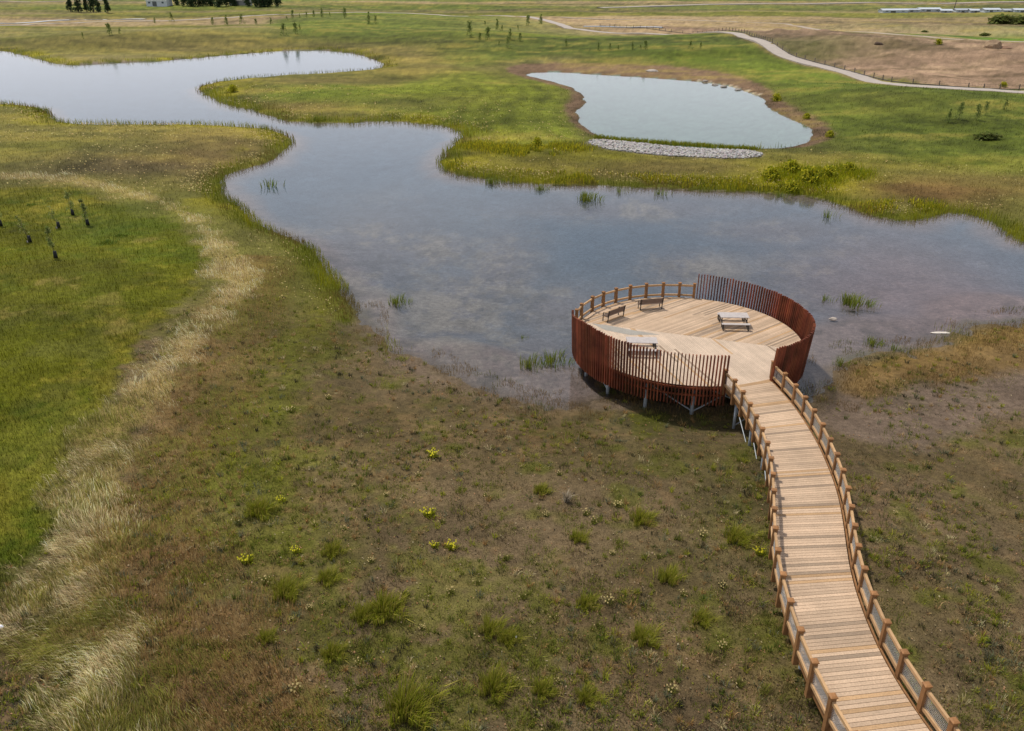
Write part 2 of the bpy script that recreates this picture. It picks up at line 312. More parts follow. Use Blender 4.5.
    for px, py, rx, ry in [(500, 260, 45, 40), (560, 300, 70, 30), (450, 300, 80, 50), (860, 290, 110, 45), (900, 250, 70, 30), (640, 202, 130, 9), (360, 250, 90, 50), (430, 240, 60, 20), (770, 220, 80, 12), (960, 300, 90, 50), (540, 345, 80, 40), (700, 260, 60, 20)]:
        x, y = at(px, py); kk = float(mpp(y)); weed = np.maximum(weed, np.exp(-(((X - x) / (rx * kk)) ** 2 + ((Y - y) / (at(px, py - ry)[1] - y)) ** 2)))
    bed = mixin(bed, S(112, 102, 102), weed * .55); bed = mixin(bed, S(136, 130, 120), weed * sst(-.02, .35, .55 * fbm(X, Y * .7, 1.5, 5, 55, .8) + .6 * fbm(X, Y, 9, 3, 59)) * .7); bed = mixin(bed, S(66, 68, 68), weed * sst(.0, .35, fbm(X, Y * .7, 1.8, 5, 58, .8)) * .5)
    bed = mixin(bed, S(62, 60, 50), sst(.1, .4, fbm(X, Y, 2, 4, 57)) * sst(.4, .05, dep) * .5)
    rx_, ry_ = at(930, 285); bed = mixin(bed, S(140, 112, 108), np.exp(-((X - rx_) / 11) ** 2 - ((Y - ry_) / 16) ** 2) * .45)
    bed = mixin(bed, S(104, 126, 116), (sp < 0) * 1.0)
    u = sst(.01, -.03, H) * (land < .3); C = mixin(C, bed, u)
    # path
    dpth = sdist(X, Y, PATHW, False); M['path'] = sst(4, 2.5, dpth)
    C = mixin(C, S(128, 112, 88), sst(4.2, 2.2, dpth + n2) * (Y > 100) * .7)
    # texture that goes on at every distance: clumps, bare spots, mown and wind-laid streaks
    land_ = (1 - np.clip(u, 0, 1)); kk = np.clip(K0 / .05, 1, 40)
    t1 = fbm(X, Y, 3.5, 5, 201, .62); t2 = fbm(X * .35 + Y * .1, Y, 9, 5, 205, .6); t3 = fbm(X * .2, Y, 34, 4, 209, .6)
    far_ = sst(70, 150, Y)
    amp = .42 * t1 + .50 * t2 * (.4 + .6 * far_) + .5 * t3 * far_
    C = C * np.clip(1 + land_ * amp, .35, 2.0)[..., None]
    yl = np.clip(land_ * far_ * sst(.05, .45, t2 + .4 * t1) * .5, 0, 1) * (1 - np.clip(dirtm, 0, 1)); C = mixin(C, S(140, 128, 68), yl)
    dk = np.clip(land_ * far_ * sst(.05, .4, -t1 - .5 * t3) * .4, 0, 1); C = mixin(C, C * np.array([.72, .80, .62]), dk)
    mow = (sp > 5) & (sp < 26) & (X < at(640, 100)[0]) & (Y > 118) & (Y < 215); C = C * (1 + .13 * np.sin(sp * 1.35 + .8 * n1) * mow)[..., None]
    C = C * (1 + .12 * n2 + (.18 + .16 * far_) * n3)[..., None]
    C = C * (1 + land_[..., None] * (np.array([.98, .93, .74]) - 1))
    return np.clip(C, .004, 1), M

# ------------------------------------------------------------------ materials
def mat_base(name):
    m = bpy.data.materials.new(name); m.use_nodes = True; t = m.node_tree
    return m, t, t.nodes['Principled BSDF']
def mat_attr(name, rough=.85, var=.25, scale=6, bump=0, trans=0, metal=0, tint=None, stretch=None, spec=.3, stain=0):
    """object's own colour x attribute x procedural variation"""
    m, t, p = mat_base(name); N = t.nodes.new; Lk = t.links.new
    a = N('ShaderNodeAttribute'); a.attribute_name = 'Col'
    co = N('ShaderNodeTexCoord'); mp = N('ShaderNodeMapping'); Lk(co.outputs['Object'], mp.inputs[0])
    if stretch: mp.inputs['Scale'].default_value = stretch
    n = N('ShaderNodeTexNoise'); n.inputs['Scale'].default_value = scale; n.inputs['Detail'].default_value = 5; n.inputs['Roughness'].default_value = .6; Lk(mp.outputs[0], n.inputs['Vector'])
    r = N('ShaderNodeMapRange'); r.inputs['From Min'].default_value = .25; r.inputs['From Max'].default_value = .75
    r.inputs['To Min'].default_value = 1 - var; r.inputs['To Max'].default_value = 1 + var; Lk(n.outputs['Fac'], r.inputs['Value'])
    v = N('ShaderNodeVectorMath'); v.operation = 'SCALE'; Lk(a.outputs['Color'], v.inputs[0]); Lk(r.outputs[0], v.inputs['Scale'])
    src = v.outputs[0]
    if stain:
        n2_ = N('ShaderNodeTexNoise'); n2_.inputs['Scale'].default_value = .55; n2_.inputs['Detail'].default_value = 6; n2_.inputs['Roughness'].default_value = .7; Lk(co.outputs['Object'], n2_.inputs['Vector'])
        r2 = N('ShaderNodeMapRange'); r2.inputs['From Min'].default_value = .35; r2.inputs['From Max'].default_value = .65; r2.inputs['To Min'].default_value = 1 - stain; r2.inputs['To Max'].default_value = 1 + stain; Lk(n2_.outputs['Fac'], r2.inputs['Value'])
        v2_ = N('ShaderNodeVectorMath'); v2_.operation = 'SCALE'; Lk(src, v2_.inputs[0]); Lk(r2.outputs[0], v2_.inputs['Scale']); src = v2_.outputs[0]
    if tint is not None:
        tv = N('ShaderNodeVectorMath'); tv.operation = 'MULTIPLY'; Lk(src, tv.inputs[0]); tv.inputs[1].default_value = tuple(tint); src = tv.outputs[0]
    Lk(src, p.inputs['Base Color']); p.inputs['Roughness'].default_value = rough; p.inputs['Metallic'].default_value = metal; p.inputs['Specular IOR Level'].default_value = spec
    if bump:
        b = N('ShaderNodeBump'); b.inputs['Strength'].default_value = 1; b.inputs['Distance'].default_value = bump; Lk(n.outputs['Fac'], b.inputs['Height']); Lk(b.outputs[0], p.inputs['Normal'])
    if trans:
        tr = N('ShaderNodeBsdfTranslucent'); Lk(src, tr.inputs[0]); mxs = N('ShaderNodeMixShader'); mxs.inputs[0].default_value = trans
        Lk(p.outputs[0], mxs.inputs[1]); Lk(tr.outputs[0], mxs.inputs[2]); Lk(mxs.outputs[0], t.nodes['Material Output'].inputs[0])
    return m
def mat_ground():
    m, t, p = mat_base('ground_earth'); N = t.nodes.new; Lk = t.links.new
    a = N('ShaderNodeAttribute'); a.attribute_name = 'Col'; co = N('ShaderNodeTexCoord')
    prev = a.outputs['Color']; hs = []
    for sc, lo, hi, det in ((.35, .86, 1.14, 6), (2.6, .70, 1.32, 6), (14, .6, 1.4, 4)):
        n = N('ShaderNodeTexNoise'); n.inputs['Scale'].default_value = sc; n.inputs['Detail'].default_value = det; n.inputs['Roughness'].default_value = .65; Lk(co.outputs['Object'], n.inputs['Vector'])
        r = N('ShaderNodeMapRange'); r.inputs['From Min'].default_value = .3; r.inputs['From Max'].default_value = .7; r.inputs['To Min'].default_value = lo; r.inputs['To Max'].default_value = hi; Lk(n.outputs['Fac'], r.inputs['Value'])
        v = N('ShaderNodeVectorMath'); v.operation = 'SCALE'; Lk(prev, v.inputs[0]); Lk(r.outputs[0], v.inputs['Scale']); prev = v.outputs[0]; hs.append(n.outputs['Fac'])
    Lk(prev, p.inputs['Base Color']); p.inputs['Roughness'].default_value = .95; p.inputs['Specular IOR Level'].default_value = .12
    b = N('ShaderNodeBump'); b.inputs['Distance'].default_value = .10; b.inputs['Strength'].default_value = .8; Lk(hs[1], b.inputs['Height'])
    b2 = N('ShaderNodeBump'); b2.inputs['Distance'].default_value = .03; b2.inputs['Strength'].default_value = .8; Lk(hs[2], b2.inputs['Height']); Lk(b.outputs[0], b2.inputs['Normal']); Lk(b2.outputs[0], p.inputs['Normal'])
    return m
def mat_water():
    m = bpy.data.materials.new('lake_water'); m.use_nodes = True; t = m.node_tree; t.nodes.clear(); N = t.nodes.new; Lk = t.links.new
    co = N('ShaderNodeTexCoord'); mp = N('ShaderNodeMapping'); mp.inputs['Scale'].default_value = (.5, 1.0, 1); Lk(co.outputs['Object'], mp.inputs[0])
    n = N('ShaderNodeTexNoise'); n.inputs['Scale'].default_value = 1.6; n.inputs['Detail'].default_value = 4; n.inputs['Roughness'].default_value = .55; Lk(mp.outputs[0], n.inputs['Vector'])
    nb = N('ShaderNodeTexNoise'); nb.inputs['Scale'].default_value = .05; nb.inputs['Detail'].default_value = 3; Lk(co.outputs['Object'], nb.inputs['Vector'])
    r = N('ShaderNodeMapRange'); r.inputs['From Min'].default_value = .4; r.inputs['From Max'].default_value = .65; r.inputs['To Min'].default_value = .25; r.inputs['To Max'].default_value = 1; Lk(nb.outputs['Fac'], r.inputs['Value'])
    b = N('ShaderNodeBump'); b.inputs['Distance'].default_value = .010; Lk(r.outputs[0], b.inputs['Strength']); Lk(n.outputs['Fac'], b.inputs['Height'])
    g = N('ShaderNodeBsdfGlossy'); g.inputs['Roughness'].default_value = .09; g.inputs[0].default_value = (.95, .96, 1, 1); Lk(b.outputs[0], g.inputs['Normal'])
    tr = N('ShaderNodeBsdfTransparent'); tr.inputs[0].default_value = (.87, .89, .90, 1)
    fr = N('ShaderNodeFresnel'); fr.inputs[0].default_value = 1.36
    mx = N('ShaderNodeMixShader'); Lk(fr.outputs[0], mx.inputs[0]); Lk(tr.outputs[0], mx.inputs[1]); Lk(g.outputs[0], mx.inputs[2])
    o = N('ShaderNodeOutputMaterial'); Lk(mx.outputs[0], o.inputs[0]); return m
def mat_plain(name, col, **k):
    return mat_attr(name, tint=col, **k)
M_GROUND = mat_ground(); M_WATER = mat_water()
M_GRASS = mat_attr('grass_blade', .75, .15, 2, trans=.30, spec=.15)
M_LEAF = mat_attr('leaf', .7, .2, 2, trans=.45, spec=.2)
M_PLANK = mat_attr('deck_plank', .75, .24, 5, .004, stretch=(3, 3, 3), spec=.25, stain=.12)
M_TIMBER = mat_attr('stained_timber', .65, .22, 4, .004, tint=(.25, .125, .05), spec=.3, stain=.2)
M_RAIL = mat_attr('rail_timber', .65, .20, 4, .004, tint=(.46, .29, .15), spec=.3)
M_SLAT = mat_attr('rust_red_slat', .7, .55, 1.1, .002, tint=(.215, .058, .026), spec=.25)
M_DARKW = mat_attr('dark_framing', .8, .2, 3, tint=(.075, .040, .022))
M_STEEL = mat_attr('galvanised_steel', .5, .2, 5, metal=.3, tint=(.30, .33, .36))
M_WIRE = mat_attr('wire', .5, .1, 5, metal=.2, tint=(.46, .46, .45))
M_BLACKM = mat_attr('dark_metal', .5, .15, 5, metal=.4, tint=(.045, .04, .038))
M_TABLE = mat_attr('weathered_board', .7, .15, 6, tint=(.48, .44, .43))
M_BENCHW = mat_attr('bench_board', .7, .15, 6, tint=(.16, .11, .085))
M_TRUNK = mat_attr('bark', .9, .3, 5, .01, tint=(.10, .08, .06))
M_STONE = mat_attr('stone', .9, .2, 3, spec=.2)
M_PATH = mat_attr('concrete_path', .9, .12, .6, tint=(.40, .355, .32))
M_PAINT = mat_attr('painted_wall', .6, .08, .5)

# ------------------------------------------------------------------ ground sheet
Kc = CZ * F / CT
vrow = np.concatenate([np.arange(6, 60, .75), np.arange(60, 900, 1.25)])[::-1]      # angular rows below the horizon
def row_y(v):       # distance of a row
    ang = TH + np.arctan((v - 30 - 365.5) / F); return CZ / np.tan(ang)
rows = row_y(vrow)
rows = rows[(rows > 9) & (rows < 6000)]; rows = np.concatenate([rows, [9000]])
s_in = np.arange(-.80, .8001, .0022); s_out = np.array([1.0, 1.4, 2.2, 4.0])
cols = np.concatenate([-s_out[::-1], s_in, s_out])
GX = cols[None, :] * (rows[:, None] + 16); GY = np.repeat(rows[:, None], len(cols), 1)
GH, gland, gmar, gsl, gsp = height(GX, GY, True)
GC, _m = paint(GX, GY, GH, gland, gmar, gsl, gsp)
nr, nc = GX.shape
V = np.stack([GX, GY, GH], -1).reshape(-1, 3)
i0 = (np.arange(nr - 1)[:, None] * nc + np.arange(nc - 1)[None, :]).ravel()
Fc = np.stack([i0, i0 + 1, i0 + nc + 1, i0 + nc], 1)
me = mesh_np('ground', V, Fc.ravel(), np.full(len(Fc), 4), M_GROUND, GC.reshape(-1, 3), True)
tag(link('ground', me), kind='structure')
# low ground all round, behind and beside the camera
b = MB(); b.add([(-9000, -3000, -1.6), (9000, -3000, -1.6), (9000, 9000, -1.6), (-9000, 9000, -1.6)], [(0, 1, 2, 3)], (.09, .085, .04)); tag(b.build('outer_ground', M_GROUND), kind='structure')
# water
def sheet(name, poly, z):
    xs = [p[0] for p in poly]; ys = [p[1] for p in poly]; x0, x1, y0, y1 = min(xs) - 6, max(xs) + 6, min(ys) - 6, max(ys) + 6
    b = MB(); b.add([(x0, y0, z), (x1, y0, z), (x1, y1, z), (x0, y1, z)], [(0, 1, 2, 3)]); return tag(b.build(name, M_WATER), kind='structure')
sheet('lake_water', LAKE, 0.0)
# ribbon helper
def ribbon(name, line, wid, dz, mat, col=(1, 1, 1)):
    P = np.array(line); T = np.gradient(P, axis=0); T /= np.linalg.norm(T, axis=1)[:, None]; Nn = np.stack([-T[:, 1], T[:, 0]], 1)
    W = np.broadcast_to(np.asarray(wid), (len(P),))
    A = P + Nn * W[:, None] / 2; B = P - Nn * W[:, None] / 2
    h = np.maximum(np.maximum(height(A[:, 0], A[:, 1]), height(B[:, 0], B[:, 1])), height(P[:, 0], P[:, 1])) + dz
    b = MB(); n = len(P); vs_ = []
    for i in range(n): vs_ += [(A[i, 0], A[i, 1], h[i]), (B[i, 0], B[i, 1], h[i]), (A[i, 0], A[i, 1], h[i] - 1), (B[i, 0], B[i, 1], h[i] - 1)]
    fs = []
    for i in range(n - 1):
        k = 4 * i; fs += [(k, k + 1, k + 5, k + 4), (k + 2, k, k + 4, k + 6), (k + 1, k + 3, k + 7, k + 5)]
    b.add(vs_, fs, col); return b.build(name, mat)
def densify(line, step):
    out = []
    for a, c in zip(line[:-1], line[1:]):
        d = math.hypot(c[0] - a[0], c[1] - a[1]); n = max(1, int(d / step))
        for i in range(n): out.append((a[0] + (c[0] - a[0]) * i / n, a[1] + (c[1] - a[1]) * i / n))
    out.append(line[-1]); return out
PD = densify(PATHW, 4)
tag(ribbon('gravel_path', PD, 4.2, .06, M_PATH), kind='structure')
FR = densify(smooth_poly([at(*p) for p in [(600, 8.5), (720, 6), (850, 4.6), (1000, 4.2), (1200, 4)]], 2, False), 25)
tag(ribbon('far_road', FR, 9, .3, M_PATH), kind='structure')
FR2 = densify(smooth_poly([at(*p) for p in [(560, 20), (640, 21.5), (720, 23), (800, 27), (830, 36), (900, 48), (960, 52), (1040, 55)]], 2, False), 10)
tag(ribbon('dirt_track', FR2, 3.5, .05, M_PATH, (.95, .88, .78)), kind='structure')
FR3 = densify(smooth_poly([at(*p) for p in [(-60, 2.5), (0, 3), (50, 2.5), (120, .5)]], 2, False), 25)
tag(ribbon('farm_road', FR3, 8, .2, M_PATH, (.9, .85, .8)), kind='structure')
def water_strip(name, pts, wid):
    o = ribbon(name, densify(smooth_poly([at(*p) for p in pts], 2, False), 6), wid, .04, M_WATER); return tag(o, kind='structure')
M_FAR = mat_plain('still_water', (.25, .28, .33), rough=.12)
tag(ribbon('stream', densify(smooth_poly([at(*p) for p in [(584, 29.3), (610, 30), (640, 31), (662, 31.5)]], 2, False), 6), 3.2, .25, M_FAR), kind='structure')
tag(ribbon('ditch_water', densify(smooth_poly([at(*p) for p in [(-80, 25.5), (0, 24.8), (40, 22), (90, 19.8), (145, 20.3)]], 2, False), 6), 4, .22, M_FAR), kind='structure')

# ------------------------------------------------------------------ viewing platform
PC = Vector((11.78, 51.98, 0)); PR = 7.5
Lp = [(727,369),(737,378),(745,391),(752,402),(758,415),(764,427),(770,441),(773,457),(775,473),(776,488),(776,508),(777,526),(779,548),(785,573),(792,599),(802,628),(816,660),(834,695),(858,733)]
Rp = [(773,361),(785,373),(796,384),(805,396),(814,409),(823,423),(830,438),(837,453),(843,468),(848,487),(851,505),(854,524),(857,544),(863,567),(873,592),(885,621),(903,651),(925,684),(953,720)]
def posts_world(P):
    W = [at(px, py, DZ + 1.15) for px, py in P]
    Q = [W[0]] + [tuple(.25 * W[i - 1][j] + .5 * W[i][j] + .25 * W[i + 1][j] for j in (0, 1)) for i in range(1, len(W) - 1)] + [W[-1]]
    for i in range(5):      # the walkway goes on towards the path behind the photographer
        a, c = Q[-2], Q[-1]; an = math.atan2(c[1] - a[1], c[0] - a[0]) + .03; Q.append((c[0] + 1.5 * math.cos(an), c[1] + 1.5 * math.sin(an)))
    return Q
LW, RW = posts_world(Lp), posts_world(Rp)
def wood(pale=False):
    t = random.random(); c = S(216, 188, 160) * .76 * random.uniform(.80, 1.12)
    if pale: c = S(220, 198, 176) * .77 * random.uniform(.93, 1.06)
    if t < (.04 if pale else .12): c = S(204, 168, 128) * .72 * random.uniform(.85, 1.15)
    elif t < (.07 if pale else .21): c = S(176, 154, 132) * .70
    return tuple(c)
plat = empty('viewing_platform', (PC.x, PC.y, 0), label='round timber viewing platform on steel piles over the water, ringed by rust red slat screens', cat='viewing platform')
def loc(x, y, z): return (x - PC.x, y - PC.y, z)
def pol(r, deg, z): return (r * math.cos(R_(deg)), r * math.sin(R_(deg)), z)
# deck boards in two fields
def v2(p, z=DZ): x, y = at(*p, z); return Vector((x - PC.x, y - PC.y))
e1 = v2((590, 323)); e2 = v2((778, 347)); ed = (e2 - e1).normalized(); en = Vector((-ed.y, ed.x))        # seam
if en.y < 0: en = -en
d_far = (v2((799.5, 329)) - v2((758.5, 345.7))).normalized(); d_near = (v2((777, 363)) - v2((755, 347))).normalized()
Lw0, Rw0 = Vector((LW[0][0] - PC.x, LW[0][1] - PC.y)), Vector((RW[0][0] - PC.x, RW[0][1] - PC.y))
def boards(name, d, side):
    b = MB(); n = Vector((-d.y, d.x)); W = .145; k = int(PR / W) + 2
    for i in range(-k, k + 1):
        segs = []
        for off in (-W / 2 + .006, W / 2 - .006):
            c = n * (i * W + off); q = PR * PR - (i * W + off) ** 2
            if q <= 0: segs = None; break
            t0, t1 = -math.sqrt(q), math.sqrt(q)
            a = (c - e1).dot(en); s = d.dot(en); tc_ = -a / s       # seam crossing
            if (s > 0) == (side > 0): t0 = max(t0, tc_ + .005)
            else: t1 = min(t1, tc_ - .005)
            segs.append((c + d * t0, c + d * t1, t1 - t0))
        if not segs or min(s[2] for s in segs) < .05: continue
        a0, a1, _ = segs[0]; b0, b1, _ = segs[1]
        nb = max(1, int(round(segs[0][2] / 3.6))); cut = sorted([0] + [min(.98, max(.02, (j + random.uniform(-.3, .3)) / nb)) for j in range(1, nb)] + [1])
        for u0, u1 in zip(cut[:-1], cut[1:]):
            u1b = u1 - .0012
            col = wood(side < 0); cm = (a0.lerp(a1, (u0 + u1) / 2))
            P = [a0.lerp(a1, u0), a0.lerp(a1, u1b), b0.lerp(b1, u1b), b0.lerp(b1, u0)]
            if (P[1] - P[0]).cross(P[3] - P[0]) < 0: P = P[::-1]
            if side < 0:
                mid = (P[0] + P[2]) / 2; ds = abs((mid - e1).dot(en)); al = (mid - e1).dot(ed)
            b.prism([(p.x, p.y) for p in P], DZ - .04, DZ, col)
    return b.build(name, M_PLANK, plat)
boards('deck_boards', d_far, 1); boards('deck_boards', d_near, -1)
# thin blue-grey wedge laid over the boards at the seam
b = MB(); wedge = [v2((592, 323.5)), v2((606, 325)), v2((632, 330)), v2((660, 334.6)), v2((630, 335)), v2((605, 330))]
if sum(wedge[i].cross(wedge[(i + 1) % 6]) for i in range(6)) < 0: wedge = wedge[::-1]
b.prism([(p.x, p.y) for p in wedge], DZ, DZ + .006, tuple(S(178, 174, 166) * .72)); b.build('seam_wedge', M_PLANK, plat)
# throat between platform and walkway
b = MB(); nth = 14
for i in range(nth):
    u0, u1 = i / nth, (i + 1) / nth - .006
# ring beam, joists
b = MB()
for i in range(72):
    a0, a1 = i * 5, i * 5 + 5
    b.bar(pol(PR - .1, a0, DZ - .19), pol(PR - .1, a1, DZ - .19), .1, .28)
b.build('ring_beam', M_DARKW, plat)
b = MB()
for i in range(-7, 8):
    x = i * 1.0; q = math.sqrt(max(0, (PR - .3) ** 2 - x * x)); b.bar((x, -q, DZ - .16), (x, q, DZ - .16), .08, .22)
for y in (-4.6, 0, 4.6):
    q = math.sqrt((PR - .4) ** 2 - y * y); b.bar((-q, y, DZ - .40), (q, y, DZ - .40), .2, .24)
b.build('joist', M_DARKW, plat)
pile_deg = [-97 - 23.5 * k for k in range(15)]
tops = []
for dg in pile_deg:
    b = MB(); p = pol(7.0, dg, 0); b.tube((p[0], p[1], -1.2), (p[0], p[1], DZ - .28), .11, n=14)
    b.box((p[0], p[1], DZ - .30), (.34, .34, .03)); b.build('pile', M_STEEL, plat, True)
for (r, dgs) in ((3.6, (20, 92, 164, 236, 308)),):
    for dg in dgs:
        b = MB(); p = pol(r, dg, 0); b.tube((p[0], p[1], -1.2), (p[0], p[1], DZ - .5), .11, n=12); b.build('pile', M_STEEL, plat, True)
for k in range(0, 15):
    if k in (1, 5, 8, 11): continue
    a, c = pol(7.0, pile_deg[k], 0), pol(7.0, pile_deg[k] + (23.5 if k % 2 else -23.5), 0)
    b = MB(); b.tube((a[0], a[1], .25), (c[0], c[1], DZ - .45), .045, n=8); b.build('brace', M_STEEL, plat)
for a, c in ((-97, -73),):
    A, Cc = pol(7.0, a, 0), pol(7.0, c, 0)
    b = MB(); b.tube((A[0], A[1], .2), (Cc[0], Cc[1], DZ - .4), .045, n=8); b.build('brace', M_STEEL, plat)
# slat screens
def screen(a0, a1, ztop, splay, zbot=1.0):
    n = int(round(abs(a1 - a0) / 1.55)); b = MB(); r0 = PR + .13
    for i in range(n + 1):
        dg = a0 + (a1 - a0) * i / n; t = i / n; zt = ztop(t) + random.uniform(-.03, .03); v = random.uniform(.65, 1.2) * (.85 + .35 * math.sin(dg * .11 + 1) * math.sin(dg * .37)); tw = random.uniform(-2, 2)
        A = Vector(pol(r0, dg, zbot + random.uniform(-.02, .02))); B = Vector(pol(r0 + (zt - zbot) * splay, dg, zt)); rad = Vector(pol(1, dg + tw, 0))
        b.bar(A, B, .065, .15, (v, v * random.uniform(.9, 1.1), v), up=rad)
    o = b.build('slat_screen', M_SLAT, plat)
    for z in (DZ - .60, DZ - .16):
        b = MB(); vs2 = []; fs2 = []; r = r0 - .09
        for i in range(n + 1):
            dg = a0 + (a1 - a0) * i / n
            for rr_, zz in ((r - .03, z - .06), (r + .03, z - .06), (r + .03, z + .06), (r - .03, z + .06)): vs2.append(pol(rr_, dg, zz))
        for i in range(n):
            for j in range(4): fs2.append((4 * i + j, 4 * i + (j + 1) % 4, 4 * i + 4 + (j + 1) % 4, 4 * i + 4 + j))
        b.add(vs2, fs2 + [(3, 2, 1, 0), (4 * n, 4 * n + 1, 4 * n + 2, 4 * n + 3)]); b.build('screen_rail', M_SLAT, o)
screen(-186, -84, lambda t: 3.75 + .75 * sst(0, .32, np.float64(t)) - .22 * t, .035)
screen(74, -61, lambda t: 4.0 - .08 * math.sin(t * 3.1) + .42 * max(0, t - .5) * 2, .085)
# far guard rail
fr_deg = [];
for p in [(574,309),(579,303),(588,295),(599,290),(612,286),(627,283),(644,281),(662,280),(680,282),(695,283)]:
    x, y = at(*p, DZ + 1.12); fr_deg.append(math.degrees(math.atan2(y - PC.y, x - PC.x)))
def post_part(parent, x, y, rz, top=1.15, bot=-.45, sz=.19):
    b = MB(); b.box((x, y, DZ + (top - .06 + bot) / 2), (sz, sz, top - .06 - bot), rz)
    hs = sz / 2 + .03; z0 = DZ + top - .06
    ca, sa = math.cos(rz), math.sin(rz)
    P = [(x + i * hs * ca - j * hs * sa, y + i * hs * sa + j * hs * ca, z0) for i, j in ((-1, -1), (1, -1), (1, 1), (-1, 1))]
    P += [(q[0], q[1], z0 + .035) for q in P] ; c = [(x + i * .5 * hs * ca - j * .5 * hs * sa, y + i * .5 * hs * sa + j * .5 * hs * ca, z0 + .065) for i, j in ((-1, -1), (1, -1), (1, 1), (-1, 1))]
    v = random.uniform(.85, 1.15)
    b.c = [(v, v, v)] * len(b.v)
    o = b.build('post', M_TIMBER, parent)
    k = MB(); k.add(P + c, [(0, 3, 2, 1), (0, 1, 5, 4), (1, 2, 6, 5), (2, 3, 7, 6), (3, 0, 4, 7), (4, 5, 9, 8), (5, 6, 10, 9), (6, 7, 11, 10), (7, 4, 8, 11), (8, 9, 10, 11)], (v * 1.15, v * 1.1, v * 1.05))
    k.build('post_cap', M_TIMBER, o)
for dg in fr_deg:
    p = pol(PR + .1, dg, 0); post_part(plat, p[0], p[1], R_(dg))
for z, nm in ((DZ + .92, 'top_rail'), (DZ + .16, 'bottom_rail')):
    for d0, d1 in zip(fr_deg[:-1], fr_deg[1:]):
        k = .1 / PR * 57.3 * (1 if d1 > d0 else -1); b = MB(); v = random.uniform(.85, 1.15)
        b.bar(pol(PR + .1, d0 + k, z), pol(PR + .1, d1 - k, z), .09, .13, (v, v, v)); b.build(nm, M_RAIL, plat)

# ------------------------------------------------------------------ boardwalk
walk = empty('boardwalk', (LW[8][0], LW[8][1], 0), label='curving timber boardwalk with post and rail sides leading to the round platform', cat='boardwalk')
WO = Vector((LW[8][0], LW[8][1], 0))
lw = [Vector((x - WO.x, y - WO.y)) for x, y in LW]; rw = [Vector((x - WO.x, y - WO.y)) for x, y in RW]
def spl(P, u):
    n = len(P) - 1; i = min(int(u * n), n - 1); t = u * n - i
    p0, p1, p2, p3 = P[max(i - 1, 0)], P[i], P[i + 1], P[min(i + 2, n)]
    return .5 * ((2 * p1) + (p2 - p0) * t + (2 * p0 - 5 * p1 + 4 * p2 - p3) * t * t + (3 * p1 - p0 - 3 * p2 + p3) * t ** 3)
ins = .12
LEN = sum((lw[i + 1] - lw[i]).length for i in range(len(lw) - 1)); nb = int(LEN / .175)
b = MB()
for i in range(-11, nb):
    if i >= 0:
        u0, u1 = i / nb, (i + .905) / nb
        A, B, C_, D = spl(lw, u0), spl(rw, u0), spl(rw, u1), spl(lw, u1)
    else:       # boards running on under the platform edge
        t0 = (lw[0] - lw[1]).normalized() * .175; s0 = (rw[0] - rw[1]).normalized() * .175
        A, B, C_, D = lw[0] - t0 * i * 1, rw[0] - s0 * i * 1, rw[0] - s0 * (i + .93), lw[0] - t0 * (i + .93)
        A, D = A.lerp(B, .02), D.lerp(C_, .02)
    a, c_ = A.lerp(B, ins / 3), B.lerp(A, ins / 3); d, e = D.lerp(C_, ins / 3), C_.lerp(D, ins / 3)
    col = wood()
    zt = DZ - .006 if i < 0 else DZ
    if i < 0:
        q = c_ + Vector((WO.x - PC.x, WO.y - PC.y)); 
        if min((a + Vector((WO.x - PC.x, WO.y - PC.y))).length, q.length) < PR - .9: continue
    b.prism([(a.x, a.y), (d.x, d.y), (e.x, e.y), (c_.x, c_.y)], zt - .045, zt + random.uniform(-.002, .002), col)
b.build('deck_boards', M_PLANK, walk)
for P, Q in ((lw, rw), (rw, lw)):
    b = MB()
    for i in range(len(P) - 1):
        for off, w_, h_ in ((.0, .07, .26), (1.0, .08, .22)):
            if off and P is rw: continue
            nrm = lambda j: (Q[j] - P[j]).normalized() * (off + .03)
            p, q = P[i] + nrm(i), P[i + 1] + nrm(i + 1)
            b.bar((p.x, p.y, DZ - .05 - h_ / 2), (q.x, q.y, DZ - .05 - h_ / 2), w_, h_)
    b.build('stringer', M_TIMBER, walk)
for side, P in enumerate((lw, rw)):
    Q = rw if side == 0 else lw
    for i, p in enumerate(P):
        t = P[min(i + 1, len(P) - 1)] - P[max(i - 1, 0)]; rz = math.atan2(t.y, t.x); o = (p - Q[i]).normalized() * .06
        post_part(walk, p.x + o.x, p.y + o.y, rz, 1.15, -.5)
    for i in range(len(P) - 1):
        o = (P[i] - Q[i]).normalized() * .06; a, c = P[i] + o, P[i + 1] + (P[i + 1] - Q[i + 1]).normalized() * .06
        d = (c - a).normalized() * .105; a2, c2 = a + d, c - d
        for z, nm in ((DZ + .90, 'top_rail'), (DZ + .17, 'bottom_rail')):
            b = MB(); v = random.uniform(.85, 1.15); b.bar((a2.x, a2.y, z), (c2.x, c2.y, z), .10, .13, (v, v, v)); b.build(nm, M_RAIL, walk)
        b = MB(); Ln = (c2 - a2).length; wi = .007
        for k in range(1, int(Ln / .075)):
            q = a2.lerp(c2, k * .075 / Ln); b.box((q.x, q.y, DZ + .535), (wi, wi, .60), rz=0)
        for k in range(1, 8):
            b.bar((a2.x, a2.y, DZ + .235 + k * .075), (c2.x, c2.y, DZ + .235 + k * .075), wi, wi)
        b.build('wire_mesh', M_WIRE, walk)
